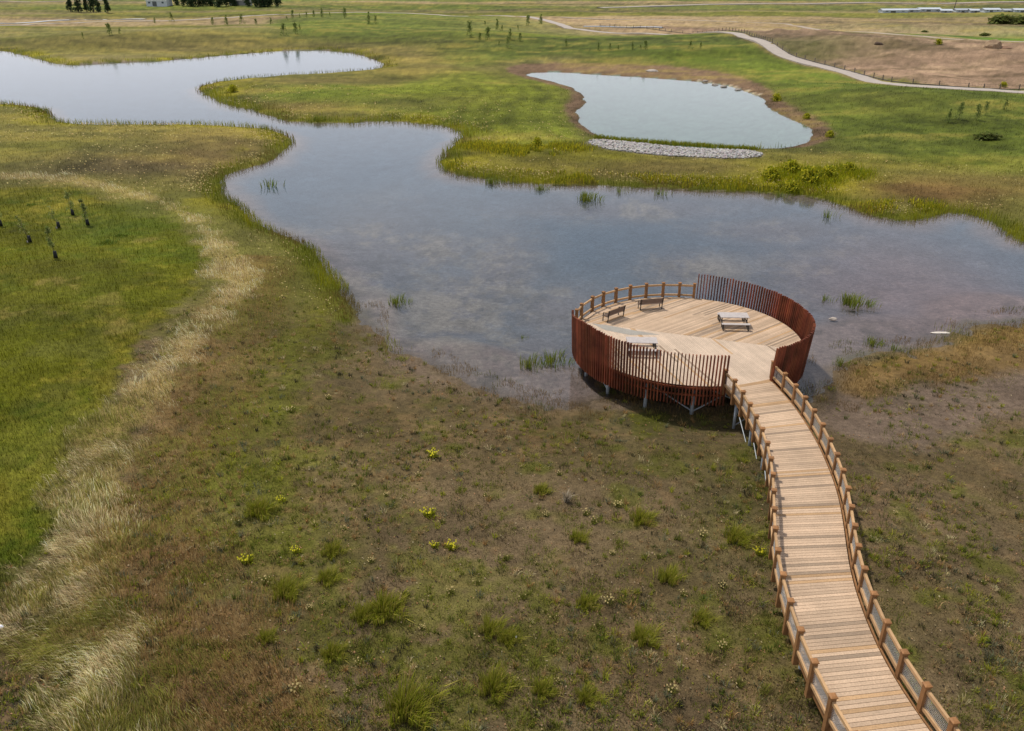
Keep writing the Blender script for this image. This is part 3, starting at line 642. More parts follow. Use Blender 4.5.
for i in range(1, len(lw), 2):
    l, r = lw[i], rw[i]; dn = (r - l).normalized(); W_ = (r - l).length; pl, pr_ = l + dn * .22, r - dn * .22
    for q in (pl, pr_):
        g = hz(q.x + WO.x, q.y + WO.y); b = MB(); b.tube((q.x, q.y, g - .6), (q.x, q.y, DZ - .52), .085, n=12); b.box((q.x, q.y, DZ - .53), (.26, .26, .02)); b.build('pile', M_STEEL, walk, True)
    b = MB(); b.bar((l.x, l.y, DZ - .40), (r.x, r.y, DZ - .40), .14, .2); b.build('cross_beam', M_DARKW, walk)
    b = MB(); b.tube((pl.x, pl.y, .25), (pr_.x, pr_.y, DZ - .6), .035, n=8); b.tube((pr_.x, pr_.y + .08, .25), (pl.x, pl.y + .08, DZ - .6), .035, n=8); b.build('brace', M_STEEL, walk)
    if i < 8:
        m_ = lw[i + 2] + (rw[i + 2] - lw[i + 2]).normalized() * .22
        b = MB(); b.tube((pl.x, pl.y, DZ - .6), (m_.x, m_.y, .2), .03, n=8); b.build('brace', M_STEEL, walk)

# ------------------------------------------------------------------ benches and tables on the platform
def bench(p0, p1, label):
    (x0, y0), (x1, y1) = at(*p0, DZ), at(*p1, DZ); cx, cy = (x0 + x1) / 2, (y0 + y1) / 2; rz = math.atan2(y1 - y0, x1 - x0)
    t = empty('park_bench', (cx, cy, DZ), rz, label=label, cat='bench', group='backed benches facing the water')
    b = MB()
    for k in range(4): b.box((0, .02 + k * .12, .44), (1.8, .10, .04))
    b.build('seat', M_BENCHW, t)
    b = MB()
    for k in range(3): b.bar((-.9, -.06 - k * .035, .56 + k * .13), (.9, -.06 - k * .035, .56 + k * .13), .03, .11)
    b.build('backrest', M_BENCHW, t)
    for x in (-.82, .82):
        b = MB(); b.bar((x, .42, 0), (x, .40, .62), .05, .05, up=(1, 0, 0)); b.bar((x, -.02, 0), (x, -.16, .9), .05, .05, up=(1, 0, 0)); b.bar((x, .40, .62), (x, -.08, .64), .05, .04); b.bar((x, -.02, .40), (x, .42, .40), .05, .04)
        b.build('end_frame', M_BLACKM, t)
    return t
bench((604.5, 323.5), (625.5, 315.5), 'brown backed bench standing at a slant near the left end of the curved far railing')
bench((638.5, 310.5), (663, 308.5), 'brown backed bench parallel to the far railing, closest to the back of the round deck')
def table(p, rz, label):
    x, y = at(*p, DZ + .75)
    t = empty('picnic_table', (x, y, DZ), rz, label=label, cat='picnic table', group='picnic tables on the round deck')
    b = MB()
    for k in range(6): b.box((0, -.40 + k * .16, .74), (1.95, .145, .045))
    b.build('tabletop', M_TABLE, t)
    for s in (-1, 1):
        b = MB()
        for k in (0, 1): b.box((0, s * (.86 + .15 * k), .45), (1.9, .135, .04))
        b.build('seat', M_TABLE, t)
    for sx in (-.85, .85):
        b = MB()
        b.tube((sx, -1.02, .40), (sx, 1.02, .40), .035, n=8)
        for s in (-1, 1):
            b.tube((sx, s * .30, .70), (sx, s * .45, .03), .035, n=8); b.tube((sx, s * 1.05, .42), (sx, s * 1.10, .04), .035, n=8); b.tube((sx, s * .72, .42), (sx, s * .78, .04), .03, n=8); b.tube((sx, s * .72, .04), (sx, s * 1.10, .04), .035, n=8)
        b.tube((sx, -.36, .70), (sx, .36, .70), .03, n=8); b.build('leg_frame', M_BLACKM, t)
    return t
table((734, 315), R_(-3), 'pale picnic table with attached benches standing alone before the tall right slat screen')
table((642, 340), R_(-3), 'pale picnic table partly hidden behind the front left slat screen')

# ------------------------------------------------------------------ scattered vegetation
def blades(P, h, wd, lean, col, yaw=None, droop=.35):
    """P (n,3) bases; lean (n,2) tip offset per unit height -> verts, faces"""
    n = len(P); yaw = rng.uniform(0, np.pi, n) if yaw is None else yaw
    sx = np.cos(yaw) * wd / 2; sy = np.sin(yaw) * wd / 2; V = np.empty((n, 5, 3))
    V[:, 0] = P; V[:, 1] = P; V[:, 0, 0] -= sx; V[:, 0, 1] -= sy; V[:, 1, 0] += sx; V[:, 1, 1] += sy
    mid = P + np.stack([lean[:, 0] * h * .28, lean[:, 1] * h * .28, h * .6], 1)
    V[:, 2] = mid; V[:, 3] = mid; V[:, 2, 0] += sx * .8; V[:, 2, 1] += sy * .8; V[:, 3, 0] -= sx * .8; V[:, 3, 1] -= sy * .8
    q = np.sqrt((lean ** 2).sum(1)); V[:, 4] = P + np.stack([lean[:, 0] * h, lean[:, 1] * h, h * np.clip(1 - droop * q, .3, 1)], 1)
    base = np.arange(n)[:, None] * 5
    f = np.concatenate([base + np.array([0, 1, 2, 3]), base + np.array([3, 2, 4])], 1).ravel()
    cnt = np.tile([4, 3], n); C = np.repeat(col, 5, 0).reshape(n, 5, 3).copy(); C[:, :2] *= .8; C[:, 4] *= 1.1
    return V.reshape(-1, 3), f, cnt, C.reshape(-1, 3)
def put_blades(name, *a, label, cat, **k):
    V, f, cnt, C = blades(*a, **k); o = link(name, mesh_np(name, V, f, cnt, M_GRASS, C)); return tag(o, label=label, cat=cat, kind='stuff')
def sample(n, v0, v1, s0=-.72, s1=.72, filt=None):
    """scatter: density thins with distance"""
    v = rng.uniform(v0, v1, n); Y = row_y(v); s = rng.uniform(s0, s1, n); X = s * (Y + 16)
    H, land, mar, sl, sp = height(X, Y, True)
    kp = (H > -.1) & (filt(X, Y, H, land, sl, sp) if filt else True)
    X, Y, H, land, mar, sl, sp = [q[kp] for q in (X, Y, H, land, mar, sl, sp)]; C, M = paint(X, Y, H, land, mar, sl, sp)
    return X, Y, H, land, mar, sl, sp, C, M, mpp(Y)
def jit(C, a=.18):
    n = len(C); return np.clip(C * (1 + a * rng.standard_normal((n, 1))) * (1 + .05 * rng.standard_normal((n, 3))), .003, 1)
on_struct = lambda X, Y: (np.hypot(X - PC.x, Y - PC.y) < 8.0)
X, Y, H, land, mar, sl, sp, C, M, K = sample(760000, 118, 840, filt=lambda X, Y, H, *a: (H > .015) & (rng.random(len(X)) < .9)); NS = len(X)
ok = (H > .015) & (M['gravel'] < .3) & (M['path'] < .2)
wang = 0.9 * fbm(X, Y, 9, 3, 101) + .6 * fbm(X, Y, 2.5, 2, 102)      # combing of the wind
# lawn & meadow blades
r = rng.random(NS)
near = Y < 66
dens = np.where(M['lawn'] > .4, .75, np.where(near, .55, .45))
k = ok & (M['dry'] < .45) & (r < dens) & (M['fringe'] < .5)
x, y, h_, K_, c, lw_, nr_ = X[k], Y[k], H[k], K[k], C[k], M['lawn'][k], near[k]
n = len(x); tuf = sst(.0, .55, fbm(x, y, 1.1, 3, 111)); tall = np.where(lw_ > .4, .20 + .16 * tuf, np.where(nr_, .07 + .16 * tuf ** 2, .16 + .12 * tuf)) * rng.uniform(.6, 1.3, n) * (1 - .45 * mar[k])
ang = rng.uniform(0, 2 * np.pi, n); q = rng.uniform(.1, .7, n)
lean = np.stack([np.cos(ang) * q + .25 * np.cos(wang[k] - .6), np.sin(ang) * q + .25 * np.sin(wang[k] - .6)], 1)
cc = jit(c * np.where(lw_ > .4, 1.3, 1.22)[:, None], .22)
gz_ = fbm(x, y, 1.7, 4, 171, .6) + .15 * fbm(x, y, 12, 2, 175); nm = (nr_ & (lw_ < .4))[:, None]; gg = sst(.12, .4, gz_)[:, None] * nm * .75; bb = sst(.15, .45, -gz_)[:, None] * nm * .5
cc = cc * (1 - gg) + jit(np.repeat(S(118, 122, 48)[None], n, 0), .2) * gg; cc = cc * (1 - bb) + jit(np.repeat(S(146, 128, 104)[None], n, 0), .2) * bb
tall = tall * (1 + 1.1 * gg[:, 0]); mk = (rng.random(n) < .06)[:, None] * (nr_ & (lw_ < .4))[:, None]
cc = np.where(mk, S(176, 152, 112) * rng.uniform(.6, 1.1, (n, 1)), cc)
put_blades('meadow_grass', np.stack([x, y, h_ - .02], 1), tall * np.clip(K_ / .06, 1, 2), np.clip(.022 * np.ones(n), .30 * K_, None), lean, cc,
           label='short mixed green and brown grass covering the banks and marsh', cat='grass')
# dry wind-combed grass
X2, Y2, H2, l2, m2, sl2, sp2, C2, M2, K2 = sample(420000, 185, 840, -.72, -.05)
k = (M2['dry'] * (.7 + .5 * sst(-.35, .1, fbm(X2, Y2, 2.0, 4, 129, .65))) > rng.random(len(X2)) * .9) & (H2 > .02)
x, y, h_, K_ = X2[k], Y2[k], H2[k], K2[k]; n = len(x)
wa = 2.6 + .8 * fbm(x, y, 7, 3, 121) + 1.5 * fbm(x, y, 1.8, 3, 122)
q = .75 + .35 * fbm(x, y, 1.6, 3, 123) + rng.uniform(-.2, .2, n); lean = np.stack([np.cos(wa) * q, np.sin(wa) * q], 1)
gm = sst(-.08, .42, fbm(x, y, 2.6, 4, 125) + .35 * sst(60, 36, y) - .1 + .25 * sst(30, 25, y) * sst(-9, -13, x) + .25 * rng.standard_normal(n)); col = S(250, 228, 178)[None] * (1 - gm[:, None]) + S(134, 132, 56)[None] * gm[:, None]
col = col * (1 + .04 * sst(38, 48, y))[:, None] * (.70 + .5 * sst(-.4, .5, fbm(x, y, .9, 3, 126)))[:, None]
put_blades('dry_grass', np.stack([x, y, h_ - .02], 1), (.40 + .25 * fbm(x, y, 1.2, 2, 127)) * rng.uniform(.5, 1.35, n), np.clip(.017 * np.ones(n), .26 * K_, None), lean + .16 * rng.standard_normal((n, 2)), jit(col, .30),
           label='tall pale dry grass combed by the wind along the edge of the green slope', cat='dry grass', droop=.45)
# rust strip wisps
k = (M2['rust'] > rng.random(len(X2)) * 2.6) & (H2 > .02); x, y, h_, K_ = X2[k], Y2[k], H2[k], K2[k]; n = len(x)
wa = 2.2 + 1.2 * fbm(x, y, 3, 3, 131); q = rng.uniform(.2, .7, n); lean = np.stack([np.cos(wa) * q, np.sin(wa) * q], 1)
put_blades('russet_grass', np.stack([x, y, h_ - .02], 1), rng.uniform(.15, .45, n), np.clip(.018 * np.ones(n), .28 * K_, None), lean, jit(np.repeat(S(168, 136, 86)[None], n, 0), .25),
           label='thin russet seed grass beside the pale wind combed strip', cat='grass')
# shore fringe
X3, Y3, H3, l3, m3, sl3, sp3, C3, M3, K3 = sample(700000, 75, 480, filt=lambda X, Y, H, land, sl, sp: (np.abs(sl) < 5) | (np.abs(sp) < 1) | (H < .1) | (np.hypot(X - PC.x, Y - PC.y) < 8) | (rng.random(len(X)) < .15))
den = sst(2.2, .4, np.abs(sl3 - .2) / np.clip(K3 / .08, .8, 2.5)) * (1 - m3) * (H3 > -.08); k = rng.random(len(X3)) < den * .9
k |= (np.abs(sp3) < .8) & (Y3 < 131) & (rng.random(len(X3)) < .25) & (H3 > -.1)
k &= ~on_struct(X3, Y3); x, y, h_, K_ = X3[k], Y3[k], H3[k], K3[k]; n = len(x)
ang = rng.uniform(0, 6.28, n); q = rng.uniform(.05, .4, n); v = fbm(x, y, 6, 4, 141)[:, None]
col = np.where(v > .12, S(138, 138, 28)[None], np.where(v > -.2, S(108, 114, 30)[None], S(118, 104, 52)[None]))
put_blades('shore_sedge', np.stack([x, y, np.maximum(h_, -.02) - .03], 1), rng.uniform(.3, .75, n) * (1 + .3 * v[:, 0]) * np.clip(K_ / .08, .8, 1.6), np.clip(.02 * np.ones(n), .32 * K_, None), np.stack([np.cos(ang) * q, np.sin(ang) * q], 1), jit(col * 1.1, .2),
           label='green sedge fringe growing along the waterline of the lake', cat='sedge')
# marsh band grasses right and left
k = ((M3['band'] > .3) & (rng.random(len(X3)) < .55) & (H3 > -.06) & (fbm(X3, Y3, 2.2, 4, 151) > -.15)) | ((m3 > .4) & (np.abs(H3) < .05) & (fbm(X3, Y3, 1.6, 4, 152) > .15) & (rng.random(len(X3)) < .5)) | (on_struct(X3, Y3) & (rng.random(len(X3)) < .2))
x, y, h_, K_ = X3[k], Y3[k], H3[k], K3[k]; n = len(x); ang = rng.uniform(0, 6.28, n); q = rng.uniform(.05, .6, n); v = fbm(x, y, 3, 4, 153)[:, None]
col = np.where(v > .2, S(100, 104, 40)[None], S(128, 104, 62)[None])
put_blades('marsh_sedge', np.stack([x, y, np.maximum(h_, -.03) - .02], 1), rng.uniform(.15, .4, n), np.clip(.018 * np.ones(n), .28 * K_, None), np.stack([np.cos(ang) * q, np.sin(ang) * q], 1), jit(col, .2),
           label='brown and olive marsh sedge in the shallow mud beside the platform', cat='sedge')
# lime yellow stand on the bank and the fringe above the stones
def at_many(lst, n, sx, sy):
    i = rng.integers(0, len(lst), n); p = np.array(lst, float)[i] + rng.standard_normal((n, 2)) * np.array([sx, sy]); q = [at(a, b_) for a, b_ in p]; return np.array([a for a, b_ in q]), np.array([b_ for a, b_ in q])
x, y = at_many([(775, 182), (790, 176), (803, 184), (815, 178), (830, 184), (842, 176), (860, 180), (795, 191), (820, 190)], 9000, 8, 3.0); h_ = height(x, y); k = h_ > .02; x, y, h_ = x[k], y[k], h_[k]; n = len(x)
ang = rng.uniform(0, 6.28, n); q = rng.uniform(.05, .5, n); lm = np.stack([np.cos(ang) * q, np.sin(ang) * q], 1)
put_blades('lime_weeds', np.stack([x, y, h_ - .02], 1), rng.uniform(.3, .8, n), .05 * np.ones(n), lm, jit(np.where((rng.random(n) < .5)[:, None], S(168, 166, 30)[None], S(128, 138, 32)[None]), .18), label='lime yellow weeds massed on the bank above the lake', cat='weeds')
x, y = at_many([(455 + 12 * i, (172 + .55 * 12 * i if i < 6 else 183 + (i - 6) * .45) - 4) for i in range(34)] + [(470 + 9 * i, 148 + i * 1.5) for i in range(9)] * 2 + [(525 + 8 * i, 150 + i * .5) for i in range(8)] + [(870 + 12 * i, 210) for i in range(6)], 20000, 8, 2.4); h_ = height(x, y); k = (h_ > .03) & (fbm(x, y, 5, 3, 188) > -.1); x, y, h_ = x[k], y[k], h_[k]; n = len(x)
ang = rng.uniform(0, 6.28, n); q = rng.uniform(.05, .5, n); lm = np.stack([np.cos(ang) * q, np.sin(ang) * q], 1)
put_blades('bank_weeds', np.stack([x, y, h_ - .02], 1), rng.uniform(.25, .7, n), .07 * np.ones(n), lm, jit(np.where((rng.random(n) < .5)[:, None], S(190, 178, 44)[None], S(128, 134, 40)[None]), .2), label='strip of yellow flowering weeds along the far shoreline', cat='weeds')
x, y = at_many([(600 + 9 * i, 139.5 + i * .62) for i in range(18)], 3600, 4, .6); h_ = height(x, y); n = len(x); ang = rng.uniform(0, 6.28, n); q = rng.uniform(.05, .4, n); lm = np.stack([np.cos(ang) * q, np.sin(ang) * q], 1)
put_blades('pond_edge_grass', np.stack([x, y, np.maximum(h_, 0) - .02], 1), rng.uniform(.25, .85, n), .06 * np.ones(n), lm, jit(np.where((rng.random(n) < .6)[:, None], S(150, 152, 44)[None], S(116, 126, 40)[None]), .18), label='yellow green grass fringe between the small pond and the stones', cat='grass')
# pale seed heads and small blossoms on the banks
k = ((rng.random(len(X3)) < np.where(Y3 > 90, .42, .05)) & (sl3 > 1.0) & (Y3 > 60) & (sl3 < 26) & (fbm(X3, Y3, 8, 3, 161) > -.12) & (sp3 > 3) & (M3['path'] < .1) & (M3['gravel'] < .2) & (M3['lawn'] < .2) & (M3['dry'] < .3)) & (Y3 < 200)
x, y, h_, K_ = X3[k], Y3[k], H3[k], K3[k]; n = len(x)
def quads(x, y, z, s, col, name, label, cat):
    n = len(x); V = np.empty((n, 4, 3)); a = rng.uniform(0, 3.14, n); tl = rng.uniform(-.4, .4, n)
    for j, (u, v_) in enumerate(((-1, -1), (1, -1), (1, 1), (-1, 1))):
        V[:, j, 0] = x + s * (u * np.cos(a) - v_ * np.sin(a)); V[:, j, 1] = y + s * (u * np.sin(a) + v_ * np.cos(a)); V[:, j, 2] = z + s * (u * tl + v_ * .5)
    return tag(link(name, mesh_np(name, V.reshape(-1, 3), np.arange(4 * n), np.full(n, 4), M_GRASS, np.repeat(col, 4, 0))), label=label, cat=cat, kind='stuff')
quads(x, y, h_ + .3, K_ * rng.uniform(.25, .65, n), jit(np.repeat(S(184, 166, 112)[None], n, 0), .2), 'seed_heads', 'pale seed heads speckling the grassy banks', 'wildflowers')
# litter of dead leaves, twigs and pale bits on the near marsh
k = (rng.random(len(X)) < .03) & near & (M['lawn'] < .3) & (M['dry'] < .3) & (H > .02) & ~on_struct(X, Y); x, y, h_, K_ = X[k], Y[k], H[k], K[k]; n = len(x)
pal = np.array([S(178, 160, 130), S(150, 112, 78), S(60, 52, 42), S(120, 128, 50), S(176, 140, 104)])[rng.integers(0, 5, n)]
quads(x, y, h_ + .05, rng.uniform(.012, .034, n), jit(pal, .15), 'ground_litter', 'scattered dead stems and leaf litter over the brown marsh', 'plant litter')
# low forbs of the marsh: many small clumps of mixed kinds
nf_ = 20000; Yf = row_y(rng.uniform(330, 840, nf_)); Xf = rng.uniform(-.62, .72, nf_) * (Yf + 16); Hf, lf, mf, slf, spf = height(Xf, Yf, True); Cf, Mf = paint(Xf, Yf, Hf, lf, mf, slf, spf)
k = (Hf > .02) & (Mf['dry'] < .4) & (Mf['lawn'] < .5) & (rng.random(nf_) < (.35 + .65 * (Xf < 13)) * .4 + .9 * sst(-.2, .4, fbm(Xf, Yf, 5, 4, 301))); Xf, Yf = Xf[k], Yf[k]; m = len(Xf)
kinds = np.array([S(112, 116, 44), S(140, 142, 44), S(160, 136, 96), S(152, 122, 78), S(104, 108, 84), S(64, 62, 44), S(84, 96, 36), S(182, 170, 130)]); gsel = fbm(Xf, Yf, 4, 3, 303); ki = rng.choice(8, m, p=[.22, .15, .13, .09, .12, .12, .13, .04]); ki = np.where((gsel > .15) & (rng.random(m) < .6), 0, ki)
cnt_ = rng.integers(10, 34, m); idx = np.repeat(np.arange(m), cnt_); n = len(idx); rad = (.07 + .24 * rng.random(m) ** 2)[idx] * (1 + 1.1 * np.isin(ki[idx], (0, 1, 6)) * (np.random.default_rng(5).random(m)[idx] < .3)); a = rng.uniform(0, 6.28, n); rr = np.sqrt(rng.random(n)) * rad
bx_, by_ = Xf[idx] + np.cos(a) * rr, Yf[idx] + np.sin(a) * rr; q = rng.uniform(.1, .9, n); hh_ = (.10 + .26 * rng.random(m) ** 1.6)[idx] * rng.uniform(.6, 1.2, n)
put_blades('marsh_forbs', np.stack([bx_, by_, height(bx_, by_) - .02], 1), hh_, np.clip(.022 * np.ones(n), .3 * mpp(by_), None), np.stack([np.cos(a) * q, np.sin(a) * q], 1), jit(kinds[ki[idx]] * 1.3, .2), label='low mixed forbs and wisps covering the brown marsh', cat='ground cover')
# stones of the gravel weir
b0 = at(584, 160); 
gx = rng.uniform(min(p[0] for p in GRAVEL), max(p[0] for p in GRAVEL), 9000); gy = rng.uniform(min(p[1] for p in GRAVEL), max(p[1] for p in GRAVEL), 9000)
k = sdist(gx, gy, GRAVEL) > .1; gx, gy = gx[k][:4200], gy[k][:4200]; gz = height(gx, gy)
ico = np.array([(0, 0, 1), (.9, 0, .35), (.25, .85, .3), (-.75, .5, .35), (-.7, -.6, .3), (.3, -.85, .35), (0, 0, -.6)]); icf = [(0, 1, 2), (0, 2, 3), (0, 3, 4), (0, 4, 5), (0, 5, 1), (6, 2, 1), (6, 3, 2), (6, 4, 3), (6, 5, 4), (6, 1, 5)]
n = len(gx); V = ico[None] * rng.uniform(.12, .27, (n, 1, 1)) * rng.uniform(.7, 1.3, (n, 7, 1)); a = rng.uniform(0, 6.28, n); ca, sa = np.cos(a)[:, None], np.sin(a)[:, None]
V = np.stack([V[..., 0] * ca - V[..., 1] * sa + gx[:, None], V[..., 0] * sa + V[..., 1] * ca + gy[:, None], V[..., 2] * .7 + gz[:, None] + .05], -1)
f = (np.arange(n)[:, None, None] * 7 + np.array(icf)[None]).reshape(-1)
tag(link('gravel', mesh_np('gravel', V.reshape(-1, 3), f, np.full(n * 10, 3), M_STONE, np.repeat(jit(np.repeat(S(178, 174, 172)[None] * .9, n, 0), .22), 7, 0))), label='strip of pale riprap stones between the small pond and the lake', cat='stones', kind='stuff')

# ---- individual plants
def tussock_mesh(n, r, h, wd, cols, flower=None, nf=0, spread=.7, seed=1):
    g = np.random.default_rng(seed); a = g.uniform(0, 6.28, n); q = r * (.55 + .45 * np.sin(a * 2 + seed) * np.sin(a * 3 + seed)) * g.random(n) ** .6; P = np.stack([np.cos(a) * q, np.sin(a) * q, np.full(n, -.04)], 1)
    t = g.uniform(.1, spread, n); lean = np.stack([np.cos(a), np.sin(a)], 1) * t[:, None] * (.4 + q / r)[:, None] + np.array([.12, -.05])
    col = np.array(cols)[g.integers(0, len(cols), n)] * (1 + .18 * g.standard_normal((n, 1)))
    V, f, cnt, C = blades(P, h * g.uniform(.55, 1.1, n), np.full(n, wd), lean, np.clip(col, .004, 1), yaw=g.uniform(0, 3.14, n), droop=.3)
    if flower is not None:
        m = nf; a = g.uniform(0, 6.28, m); q = r * 1.1 * np.sqrt(g.random(m)); cx, cy, cz = np.cos(a) * q, np.sin(a) * q, h * g.uniform(.75, 1.1, m); s = .014 + .018 * g.random(m)
        Q = np.empty((m, 4, 3))
        for j, (u, v_) in enumerate(((-1, -1), (1, -1), (1, 1), (-1, 1))): Q[:, j, 0] = cx + s * u; Q[:, j, 1] = cy + s * v_; Q[:, j, 2] = cz + s * .6 * v_
        b0 = len(V); V = np.concatenate([V, Q.reshape(-1, 3)]); f = np.concatenate([f, b0 + np.arange(4 * m)]); cnt = np.concatenate([cnt, np.full(m, 4)])
        C = np.concatenate([C, np.repeat(np.array(flower)[None] * (1 + .15 * g.standard_normal((m, 1))), 4, 0)])
    return V, f, cnt, np.clip(C, .004, 1)
def plant(name, pxy, T, label, cat, group=None, sc=1.0, rz=None, z=None):
    x, y = at_g(*pxy); zz = hz(x, y) if z is None else z
    o = link(name, T); o.location = (x, y, max(zz, -.03)); s = sc; o.scale = (s, s, s * random.uniform(.9, 1.1)); o.rotation_euler = (0, 0, random.uniform(-.5, .5) if rz is None else rz)
    return tag(o, label=label, cat=cat, group=group)
gcols = [S(138, 144, 40), S(154, 154, 48), S(168, 156, 78), S(120, 128, 38)]
T_tus = [mesh_np('tussock', *tussock_mesh(520, .42, .62, .022, gcols, seed=s), M_GRASS) if False else (lambda t: mesh_np('tussock', t[0], t[1], t[2], M_GRASS, t[3]))(tussock_mesh(900, .62, .46, .012, gcols, seed=s, spread=.72)) for s in (1, 2, 3)]
mkm = lambda nm, t: mesh_np(nm, t[0], t[1], t[2], M_GRASS, t[3])
tl = [((405, 712), 1.7, 'largest tall green grass tussock, at the bottom edge left of centre'), ((384, 612), 1.5, 'broad green tussock in the middle of the brown marsh'), ((362, 618), 1.0, 'green tussock touching the left side of the broad central tussock'), ((284, 594), 1.15, 'rounded bright green tussock beside the russet strip'),
      ((326, 580), .9, 'flat green tussock just right of the rounded bright one'), ((490, 632), 1.0, 'green tussock a little left of the tiny white scrap'), ((507, 640), .8, 'small green tussock immediately beside the tiny white scrap'), ((492, 690), 1.2, 'green tussock low down between the largest tussock and the boardwalk'),
      ((640, 521), 1.1, 'loose green tussock left of the boardwalk piles'), ((642, 640), 1.0, 'yellowish green tussock in the marsh left of the boardwalk'), ((332, 655), .9, 'green tussock above and left of the largest tussock'), ((258, 512), 1.3, 'spreading green tussock at the upper end of the russet strip'),
      ((331, 553), .9, 'low green tussock above the rounded bright green one'), ((541, 692), .8, 'faint green tussock near the bottom edge right of centre'), ((585, 605), .8, 'small green tussock in open brown marsh left of the boardwalk'), ((577, 540), .8, 'dim green tussock between the dead shrub and the boardwalk'),
      ((585, 700), .8, 'thin green tussock near the bottom edge, towards the boardwalk'), ((668, 580), .9, 'olive tussock halfway along the boardwalk side'), ((735, 540), 1.2, 'green tussock growing right against the boardwalk'), ((540, 492), .8, 'dark green tussock left of the pale dead shrub'),
      ((265, 640), .7, 'small green tussock on the russet strip near the bottom'), ((700, 620), .8, 'green tussock close to the boardwalk posts lower down')]
for i, (p, s, lb) in enumerate(tl): plant('grass_tussock', p, T_tus[i % 3], lb, 'grass tussock', 'green tussocks in the brown marsh', s * 1.3)
# flowering weeds
T_weed = [mkm('flowering_weed', tussock_mesh(110, .24, .26, .022, [S(128, 130, 56), S(110, 112, 52)], S(190, 172, 118), f_, .9, s)) for s, f_ in ((11, 9), (12, 3), (15, 14))]
T_yel = [mkm('flowering_weed', tussock_mesh(180, .28, .32, .026, [S(128, 136, 30), S(150, 150, 34)], S(206, 198, 50), 22, .9, s)) for s in (13, 14)]
for p, s, lb in [((451, 549), 1.0, 'bright yellow green leafy weed near the centre of the marsh'), ((434, 547), .8, 'cream flowered weed touching the left of the bright yellow one'), ((428, 516), 1.3, 'yellow flowering weed above the bright leafy one'), ((246, 563), 1.2, 'yellow flowering weed on the left of the marsh by the russet strip'), ((296, 553), .9, 'yellow flowering weed above the rounded bright green tussock'),
                ((281, 502), .9, 'yellow flowering weed beside the spreading tussock'), ((759, 555), 1.0, 'yellow flowering weed right against the boardwalk rail'), ((432, 457), 1.2, 'yellow flowering weed below the shallow bay')]:
    plant('flowering_weed', p, T_yel[len(lb) % 2], lb, 'weed', 'yellow flowering weeds in the marsh', s)
WP = [(312, 610), (328, 604), (300, 625), (537, 518), (602, 522), (520, 600), (560, 625), (548, 612), (415, 625), (588, 520), (360, 660), (300, 690), (345, 700), (600, 600), (590, 630), (563, 690), (510, 680), (620, 560), (470, 430), (410, 440), (370, 455), (480, 500), (655, 560), (690, 600), (725, 590), (720, 650), (680, 690), (620, 690),
      (330, 440), (345, 480), (385, 500), (310, 520), (560, 470), (600, 460), (650, 450), (610, 500), (275, 440), (295, 405), (320, 395), (350, 420), (455, 600), (500, 560), (545, 570), (480, 580), (230, 520), (222, 540), (262, 580), (350, 530), (370, 560), (405, 590), (900, 520), (950, 560), (985, 590), (640, 700), (740, 690), (700, 540), (420, 480), (450, 520), (520, 470), (700, 480)]
for p in WP:
    q = (p[0] + random.uniform(-9, 9), p[1] + random.uniform(-7, 7)); plant('small_weed', q, T_weed[random.randrange(3)], 'small cream flowered weed scattered on the brown marsh', 'weed', 'small cream flowered weeds', random.uniform(.4, 1.1))
T_dead = mkm('dead_shrub', tussock_mesh(90, .14, .8, .03, [S(190, 180, 160), S(160, 148, 130)], seed=21, spread=1.0)); plant('dead_shrub', (566, 502), T_dead, 'pale leafless dead shrub standing alone in the marsh', 'dead shrub')
# reeds standing in the water
T_reed = [mkm('reed_clump', tussock_mesh(n_, r_, h_, .035, [S(122, 136, 44), S(96, 114, 44), S(140, 140, 66)], seed=s, spread=.7)) for n_, r_, h_, s in ((230, 1.5, .8, 31), (38, 1.0, .7, 32), (120, 1.3, .75, 33))]
for p, t, s, lb in [((586, 200), 0, 1.5, 'dense green reed clump in the lake below the stones'), ((540, 190), 2, 1.0, 'small reed clump left of the dense one near the far bank'), ((850, 304), 0, 1.3, 'bright green reed clump alone in the water right of the platform'), ((826, 300), 1, 1.0, 'thin reeds just left of the bright clump right of the platform'),
                   ((870, 306), 1, 1.0, 'thin reeds just right of the bright clump right of the platform'), ((397, 303), 2, 1.0, 'sparse reed clump in the bay near the left shore'), ((530, 366), 2, 1.1, 'reed clump left half of the pair left of the platform'), ((553, 362), 2, 1.2, 'reed clump right half of the pair, close to the platform'),
                   ((318, 121), 0, 1.7, 'dark reed clump at the tip of the peninsula bank'), ((40, 112), 0, 1.6, 'green reeds at the corner of the left meadow bank'), ((828, 217), 1, 1.6, 'wispy reeds off the right bank'), ((270, 186), 1, 2.0, 'few dark reeds in the narrows'), ((492, 183), 2, 1.3, 'reeds under the bank where the lake narrows'),
                   ((523, 338), 1, .5, 'lone dark reed tuft in open water left of the platform'), ((872, 345), 2, .8, 'reed clump at the edge of the right marsh nearer the platform'), ((895, 350), 1, 1.0, 'thin reeds at the edge of the right marsh'), ((840, 365), 2, .7, 'short reeds close to the right of the platform'), ((780, 197), 1, 1.6, 'dark thin reeds below the yellow bushes'), ((660, 194), 1, 1.6, 'thin reeds below the middle of the stones'), ((620, 192), 1, 1.4, 'thin reeds right of the dense clump below the stones')]:
    plant('reed_clump', p, T_reed[t], lb, 'reeds', 'reed clumps standing in the lake', s, z=-.03)
